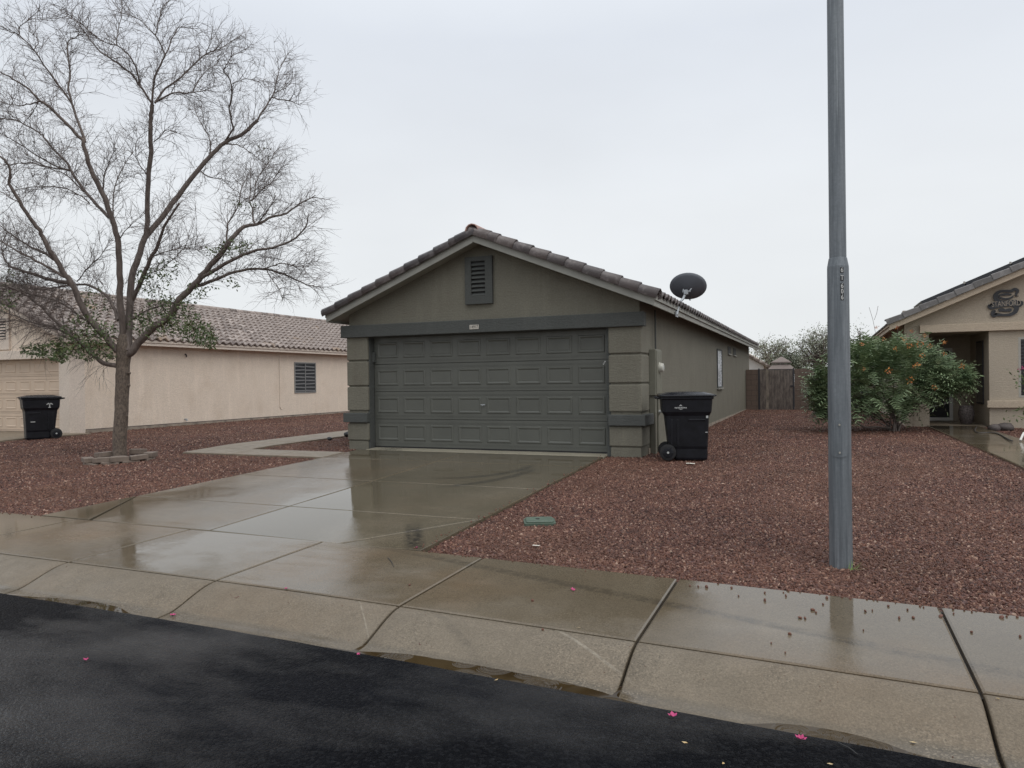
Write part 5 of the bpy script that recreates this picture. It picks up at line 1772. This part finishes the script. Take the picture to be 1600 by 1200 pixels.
far_tree(1205, 590, 43, [(1205, 552, 26, 26), (1190, 565, 18, 18), (1222, 540, 14, 14)], 'thin grey green tree over the roof corner, left of the gazebo top', 3, 2000, .10)
far_tree(1238, 590, 40, [(1236, 562, 22, 17), (1228, 570, 16, 14), (1250, 566, 16, 14)], 'dense rounded grey green tree directly behind the gazebo top', 4, 4200, .11, 'far_dense')
far_tree(1288, 590, 38, [(1282, 540, 30, 30), (1262, 535, 18, 16), (1300, 520, 18, 18), (1265, 560, 22, 16)], 'open branched tree just left of the lamp pole, beyond the wall', 5, 1700, .10)
far_tree(1345, 590, 38, [(1340, 530, 16, 24), (1330, 545, 20, 20), (1356, 545, 10, 18)], 'thin twiggy tree just right of the lamp pole, beyond the wall', 6, 1120, .095)
far_tree(1420, 590, 44, [(1400, 560, 40, 20)], 'tree mostly hidden by the flowering shrub, beyond the wall', 8, 300, .16)

# ------------------------------------------------------------------ block wall, gate, gazebo, back house
WY = 18.6
bw = empty('block_wall', (2.6, WY, 0), 'brown concrete block wall closing the side yard beside the gate', 'wall')
def wy(x, y): return on_plane(x, y, (0, 1, 0), WY)
gx0, gx1 = wy(1187, 600).x, wy(1239, 600).x
ztop = wy(1255, 576).z
core = part('core', MB().box(gx1+.06, RWX-.01, WY+.03, WY+.17, -.1, ztop-.03).box(HX1+.01, gx0-.06, WY+.03, WY+.17, -.1, ztop-.03), M['joint'], bw)
def blocks(x0, x1):
    bl, bh = .40, .2
    nrow = int(round((ztop+.02)/bh))
    bh = (ztop+.03)/nrow
    for r_ in range(nrow):
        x = x0-(bl/2 if r_ % 2 else 0)
        while x < x1-.01:
            a, b = max(x0, x)+.004, min(x1, x+bl)-.004
            if b-a > .03:
                part('block', MB().box(a, b, WY, WY+.2, -.03+r_*bh+.004, -.03+(r_+1)*bh-.003), M['block'], bw, fix=False)
            x += bl
blocks(gx1+.06, RWX-.01)
blocks(HX1+.01, gx0-.06)
gate = empty('gate', ((gx0+gx1)/2, WY, 0), 'weathered wooden gate of upright boards in a dark steel frame', 'gate')
mb = MB().box(gx0-.05, gx0, WY-.02, WY+.05, -.05, ztop+.03).box(gx1, gx1+.05, WY-.02, WY+.05, -.05, ztop+.03).box(gx0, gx1, WY, WY+.04, ztop-.05, ztop).box(gx0, gx1, WY, WY+.04, .05, .1)
part('gate_frame', mb, M['steel_dark'], gate)
nb = 11
for i in range(nb):
    a = gx0+.01+(gx1-gx0-.02)*i/nb; b = gx0+.01+(gx1-gx0-.02)*(i+1)/nb
    dz = random.uniform(-.02, .01)
    part('board', MB().box(a+.004, b-.004, WY-.03+random.uniform(-.004, .004), WY-.004, .04, ztop-.02+dz), M['wood_pale'] if i == 2 else M['wood'], gate)
part('dark_gap_sheet', MB().box(gx0+.002, gx1-.002, WY-.003, WY+.004, .05, ztop-.03), M['steel_dark'], gate)  # dark sheet added behind the boards so the gaps read dark, as shade
part('latch', MB().box(gx1-.1, gx1+.02, WY-.06, WY-.032, .95, 1.0), M['steel_dark'], gate)
gzb = empty('gazebo', (2.1, 23, 0), 'tan two tier gazebo canopy showing above the gate', 'gazebo')
GY = 23.0
c_ = on_plane(1220, 557, (0, 1, 0), GY); e_l = on_plane(1199, 573, (0, 1, 0), GY-.6); 
def pyr(cx, cy, hw0, z0, hw1, z1):
    a = [(cx-hw0, cy-hw0, z0), (cx+hw0, cy-hw0, z0), (cx+hw0, cy+hw0, z0), (cx-hw0, cy+hw0, z0)]
    b = [(cx-hw1, cy-hw1, z1), (cx+hw1, cy-hw1, z1), (cx+hw1, cy+hw1, z1), (cx-hw1, cy+hw1, z1)]
    a2 = [(x, y, z-.06) for x, y, z in a]
    return MB().add(a+b+a2, [(0, 1, 5, 4), (1, 2, 6, 5), (2, 3, 7, 6), (3, 0, 4, 7), (4, 5, 6, 7), (8, 9, 1, 0), (9, 10, 2, 1), (10, 11, 3, 2), (11, 8, 0, 3)])
zc_ = c_.z
part('canopy', pyr(c_.x, GY+.6, .62, zc_-.62, .34, zc_-.34), M['canvas'], gzb, fix=False)
part('top_canopy', pyr(c_.x, GY+.6, .42, zc_-.24, .04, zc_-.0), M['canvas'], gzb, fix=False)
for sx in (-1, 1):
    for sy in (-1, 1):
        part('post', MB().box(c_.x+sx*.6-.03, c_.x+sx*.6+.03, GY+.6+sy*.6-.03, GY+.6+sy*.6+.03, -.7, zc_-.62), M['steel_dark'], gzb)
# low roof of a house further back
BY = 30.0
def by_(x, y): return on_plane(x, y, (0, 1, 0), BY)
p0, p1 = by_(1165, 553), by_(1205, 575)
bh_ = empty('house', ((p0.x+p1.x)/2-2, BY+3, -.7), 'distant pale house with a pinkish tile roof edge behind the gate', 'house')
sl2 = (p0.z-p1.z)/(p1.x-p0.x)
part('wall', MB().prism([(p1.x-7, -.75), (p1.x-.4, -.75), (p1.x-.4, p1.z+.4*sl2-.12), (p1.x-3.5, p1.z+3.5*sl2-.12), (p1.x-7, p1.z+.4*sl2-.12)], 'y', BY+.3, BY+6), M['metalwhite'], bh_)
rf_ = part('roof', MB().prism([(p1.x, p1.z-.08), (p1.x, p1.z+.02), (p1.x-3.5, p1.z+3.5*sl2+.02), (p1.x-7.2, p1.z), (p1.x-7.2, p1.z-.08), (p1.x-3.5, p1.z+3.5*sl2-.08)], 'y', BY, BY+6.3), M['tan_trim'], bh_)
vb = verge_bm(.42, .10); vme = vb.mesh('roof_tile', M['tile_pale'], smooth=True); fix_normals(vme)
t2 = math.atan(sl2)
for i in range(10):
    u_ = Vector((-math.cos(t2), 0, math.sin(t2))); n_ = Vector((math.sin(t2), 0, math.cos(t2)))
    mt4 = Matrix((u_, Vector((0, 1, 0)), n_)).transposed().to_4x4()
    mt4.translation = Vector((p1.x, BY+.05, p1.z+.0))+u_*(i*.36)
    piece('roof_tile', vme, mt4, rf_)

# ------------------------------------------------------------------ small things on the ground
# irrigation valve box lid
q = zs(843, 818)
vb_ = empty('valve_box', (q.x, q.y, q.z), 'green plastic irrigation valve box lid sunk in the red gravel', 'valve box')
vb_.rotation_euler = (R(3), 0, R(25))
part('lid', loft([rrect(.30, .21, .03, .012), rrect(.30, .21, .03, .045), rrect(.285, .195, .03, .052)]), M['valve'], vb_, local=True)
part('finger_hole', MB().lathe([(.022, .0525), (.022, .0555)], (-.02, 0, 0), 12), M['black'], vb_, local=True)
part('rim', loft([rrect(.34, .25, .035, -.02), rrect(.34, .25, .035, .030), rrect(.32, .23, .035, .031)]), M['valve'], vb_, local=True)

# fallen blossoms
def walk_pt(x, y):
    """where a line of sight meets the sidewalk, the curb or the road"""
    q = on_plane(x, y, (0, -.02, 1), -.29+.02*6.45)
    if q.y > y_front(q.x): return Vector((q.x, q.y, z_walk(q.x, q.y)))
    z = -.33
    for _ in range(12):
        q = gz(x, y, z)
        v = (y_front(q.x)-q.y)/(y_front(q.x)-y_lip(q.x))
        z = curb_z(max(0, min(1, v)), q.x) if v < 1 else -.44
    if q.y < y_lip(q.x): q = gz(x, y, -.438)
    return q
fl = [(370, 936, 1.0, 'pink blossom with a dark stalk on the rolled curb left of the middle'), (270, 963, 1.0, 'pink blossom at the curb toe beside the left gutter'),
      (447, 921, .6, 'pale pink petal at the sidewalk edge, left of the middle joint'), (895, 924, .85, 'magenta blossom alone on the middle of the sidewalk'), (658, 1010, 1.0, 'magenta blossom on the curb just above the brown puddle'),
      (560, 1024, .55, 'reddish petal beside the left end of the brown puddle'), (1052, 1121, 1.1, 'magenta blossom on the gutter edge right of the brown puddle'), (1252, 1157, 1.15, 'large magenta blossom at the asphalt edge, lowest at right'),
      (135, 1033, .8, 'faded pink blossom lying out on the wet asphalt at left'), (651, 857, .6, 'small pink petal at the right corner of the driveway'), (125, 787, .5, 'tiny pink petal on the gravel left of the driveway corner')]
for x, y, s, lb in fl:
    q = walk_pt(x, y) if y > 800 else zs(x, y)+Vector((0, 0, .03))
    mb = MB()
    rr = random.Random(int(x))
    for k in range(6):
        a = k*1.05+rr.uniform(-.3, .3)
        d = Vector((math.cos(a), math.sin(a), rr.uniform(.1, .9))).normalized()
        u = Vector((-math.sin(a), math.cos(a), 0))
        L = .025*s*rr.uniform(.8, 1.2)
        c0 = q+Vector((0, 0, .006))
        mb.add([c0, c0+d*L*.6+u*L*.42, c0+d*L+Vector((0, 0, .004)), c0+d*L*.6-u*L*.42], [(0, 1, 2), (0, 2, 3)])
    solo('fallen_blossom', mb, M['pink'], tuple(q), lb, 'blossom', 'fallen pink blossoms', fix=False)
# twigs on the curb
for i, (x, y, x2, y2, lb) in enumerate(((373, 935, 389, 932, 'short dark twig touching the pink blossom on the curb'), (354, 942, 348, 955, 'small curved dark twig on the curb left of the blossom'), (1310, 1162, 1340, 1180, 'thin dark twig on the wet asphalt at lower right'), (606, 872, 615, 886, 'thin hooked twig on the sidewalk below the driveway joint'))):
    a, b = walk_pt(x, y), walk_pt(x2, y2)
    mid = (a+b)/2+Vector((.006, .004, .006))
    solo('twig', MB().tube([a+Vector((0, 0, .004)), mid, b+Vector((0, 0, .004))], [.0032, .003, .002], 5), M['ink'], tuple(a), lb, 'twig', 'fallen twigs', fix=False)
# leaf litter: small yellow bits
bits = [(908, 982, 'yellow leaf at the asphalt edge below the brown puddle'), (1302, 1196, 'pale yellow leaf at the bottom edge right of the middle'), (1420, 1161, 'yellow leaf low on the curb near the right joint'), (1075, 1163, 'small greenish leaf on the wet asphalt at lower middle'), (1130, 1196, 'pale leaf at the bottom edge on the asphalt'), (1555, 1092, 'yellow leaf on the right joint of the sidewalk'), (772, 1065, 'small yellow leaf at the far edge of the brown puddle')]
for x, y, lb in bits:
    q = walk_pt(x, y)
    mb = MB(); rr = random.Random(int(x)+3)
    leaf_at(mb, q+Vector((0, 0, .006)), .035, rr, 0)
    mb.v = [(a, b, q.z+.005+abs(c-q.z)*.25) for a, b, c in mb.v]
    solo('fallen_leaf', mb, M['yellow'], tuple(q), lb, 'leaf', 'fallen leaves', fix=False)
# loose pebbles kicked onto the sidewalk
mb = MB()
rr = random.Random(21)
ico = bmesh.new(); bmesh.ops.create_icosphere(ico, subdivisions=1, radius=1)
iv = [v.co.copy() for v in ico.verts]; fi = [[v.index for v in f.verts] for f in ico.faces]; ico.free()
def pebble(q, r_):
    rot = Euler((rr.random()*6, rr.random()*6, rr.random()*6)).to_matrix()
    s = Vector((rr.uniform(.7, 1.2), rr.uniform(.6, 1), rr.uniform(.5, .8)))*r_
    mb.add([q+rot @ Vector((v.x*s.x, v.y*s.y, v.z*s.z)) for v in iv], fi)
for x, y in ((1078, 917), (1091, 918), (1104, 919), (1143, 920), (1154, 933), (1195, 928), (1195, 940), (1228, 933), (1286, 946), (1270, 955), (1258, 968), (1234, 993), (1292, 936), (1352, 957), (1363, 956), (1388, 949), (1405, 968), (1418, 955), (1427, 967), (1470, 965), (1490, 961), (1518, 990), (1594, 997), (1349, 987), (1205, 1007), (1227, 1022), (1565, 967), (1250, 967), (1275, 959), (640, 915), (848, 985), (832, 940)):
    q = walk_pt(x, y); pebble(q+Vector((0, 0, .006)), rr.uniform(.008, .017))
for i in range(60):
    x = rr.uniform(0, 6); q = Vector((x, y_back(x)-abs(rr.gauss(0, .035)), 0)); q.z = z_walk(q.x, q.y)+.004
    pebble(q, rr.uniform(.006, .014))
for i in range(60):
    x = rr.uniform(-10, -5.3); q = Vector((x, y_back(x)-abs(rr.gauss(0, .04)), 0)); q.z = z_walk(q.x, q.y)+.004
    pebble(q, rr.uniform(.006, .014))
for i in range(70):
    y = rr.uniform(-6.4, 0); q = Vector((-abs(rr.gauss(0, .05)), y, z_drive(y)+.004)); pebble(q, rr.uniform(.006, .014))
for i in range(60):
    x = rr.uniform(-3, 5); v = rr.uniform(.1, .9); y = y_front(x)+(y_lip(x)-y_front(x))*v
    pebble(Vector((x, y, curb_z(v, x)+.002)), rr.uniform(.002, .005))
me = mb.mesh('loose_pebbles', M['rock'])
struct('loose_pebbles', me, None, kind='stuff')

# scraps of paper
q = zs(1079, 727)
mb = MB()
rr = random.Random(2)
mb.grid(lambda u, v: (q.x+(u-.5)*.13, q.y+(v-.5)*.08, q.z+.03+.03*mnoise.noise((u*5, v*5, 2))), 5, 4)
solo('paper_scrap', mb, M['paper'], tuple(q), 'crumpled pale paper scrap on the gravel in front of the near bin', 'paper scrap', fix=False)
q = zs(838, 857)
mb = MB().grid(lambda u, v: (q.x+(u-.5)*.07, q.y+(v-.5)*.035, q.z+.03+.015*mnoise.noise((u*4, v*4, 5))), 4, 3)
solo('paper_scrap', mb, M['paper'], tuple(q), 'small flat pale scrap on the gravel below the green valve lid', 'paper scrap', fix=False)

# weed at the pole base
q = zs(1332, 893)
mb = MB()
for i in range(10):
    a = rr.uniform(-.5, 1.6)
    d = Vector((math.cos(a), math.sin(a)*.6-.3, rr.uniform(.2, .7))).normalized()
    L = rr.uniform(.06, .13); u = d.cross(Vector((0, 0, 1))).normalized()*.005
    c0 = q+Vector((rr.uniform(-.03, .03), rr.uniform(-.03, .03), .015))
    mb.add([c0-u, c0+u, c0+d*L], [(0, 1, 2)])
solo('weed', mb, M['weed'], tuple(q), 'small green weed sprouting at the foot of the lamp pole', 'weed', fix=False)

# vine creeping behind the left pillar
q = Vector((-5.53, .35, -.06))
vine = empty('vine', tuple(q), 'thin leafy vine climbing the outer edge of the left garage pillar', 'plant')
pts = [q+Vector((.02*math.sin(i*1.7)-.03, .02, i*.11)) for i in range(12)]
part('stem', MB().tube(pts, .006, 5), M['twig'], vine, fix=False)
mb = MB()
for i in range(70):
    p = rr.choice(pts)+Vector((rr.gauss(-.02, .03), rr.gauss(0, .03), rr.gauss(0, .05)))
    leaf_at(mb, p, rr.uniform(.03, .06), rr)
part('leaves', mb, M['leaf'], vine, fix=False, kind='stuff')
for x, y, r_, lb in ((544, 681, .10, 'dark rounded stone against the foot of the left garage pillar'), (515, 687, .06, 'small dark stone on the walkway edge left of the garage')):
    q = zs(x, y)
    mb = MB()
    bm = bmesh.new(); bmesh.ops.create_icosphere(bm, subdivisions=2, radius=r_)
    mb.add([Vector((v.co.x, v.co.y, v.co.z*.7))*(1+.25*mnoise.noise(v.co*18))+q+Vector((0, 0, r_*.4)) for v in bm.verts], [[v.index for v in f.verts] for f in bm.faces]); bm.free()
    solo('stone', mb, M['black'], tuple(q), lb, 'stone')

# things by the porch of the tan house
q = gz(1510, 662, .05)
pt_ = solo('garden_pot', MB().lathe([(.12, 0), (.16, .1), (.19, .26), (.17, .38), (.15, .43), (.16, .47), (.13, .47), (.12, .4)], tuple(q), 18), M['pot'], tuple(q), 'speckled round pot on the porch floor right of the white door', 'pot', smooth=True)
hp = polyline_smooth([gz(x, y, .03) for x, y in ((1526, 667), (1523, 672), (1528, 676), (1545, 676), (1560, 678), (1575, 686), (1582, 689))], 4)
solo('garden_hose', MB().tube(hp, .014, 6), M['hose'], tuple(hp[0]), 'dark garden hose curving from the porch over the path', 'hose', smooth=True)
for x, y, rx_, rz2, mt, lb in ((1570, 672, .22, .11, 'stone', 'dark rounded stone in front of the tan wall right of the porch'), (1554, 673, .14, .10, 'stone', 'smaller grey brown stone left of the dark stone by the tan wall')):
    q = gz(x, y, .0)
    mb = MB()
    bm = bmesh.new(); bmesh.ops.create_icosphere(bm, subdivisions=2, radius=1)
    mb.add([Vector((v.co.x*rx_, v.co.y*rx_*.8, v.co.z*rz2))*(1+.25*mnoise.noise(v.co*1.5))+q+Vector((0, 0, rz2*.6)) for v in bm.verts], [[v.index for v in f.verts] for f in bm.faces]); bm.free()
    solo('stone', mb, M[mt], tuple(q), lb, 'stone', smooth=True)
q = gz(1597, 690, .0)
solo('downspout_pipe', MB().tube([q+Vector((-.05, -.1, .03)), q+Vector((.03, .02, .16)), q+Vector((.12, .1, .20))], .022, 8), M['metalwhite'], tuple(q), 'short white pipe leaning on the gravel at the right edge by the tan house', 'pipe', smooth=True)
# rose by the window at the right edge
q = gz(1606, 680, .0)
rose = empty('rose_bush', tuple(q), 'thin rose bush with a pink bloom at the right edge before the tan window', 'plant')
RD = (q-CAM).dot(FW)
mb = MB(); stem_mb = MB()
for (x, y) in ((1596, 585), (1590, 650), (1606, 640), (1600, 600)):
    tip = at_depth(x, y, RD)
    stem_mb.tube(polyline_smooth([q, (q+tip)/2+Vector((.08, 0, .1)), tip], 3), .008, 5)
    for i in range(22):
        leaf_at(mb, tip+Vector((rr.gauss(.02, .12), rr.gauss(0, .1), rr.gauss(0, .07))), rr.uniform(.06, .1), rr)
part('stem', stem_mb, M['weed'], rose, fix=False)
part('leaves', mb, M['leaf'], rose, fix=False, kind='stuff')
for x, y in ((1592, 578), (1598, 575)):
    mb = MB(); c_ = at_depth(x, y, RD)
    for i in range(8): leaf_at(mb, c_+rnd_unit(rr)*.02, .045, rr, -.3)
    part('bloom', mb, M['pink'], rose, fix=False)
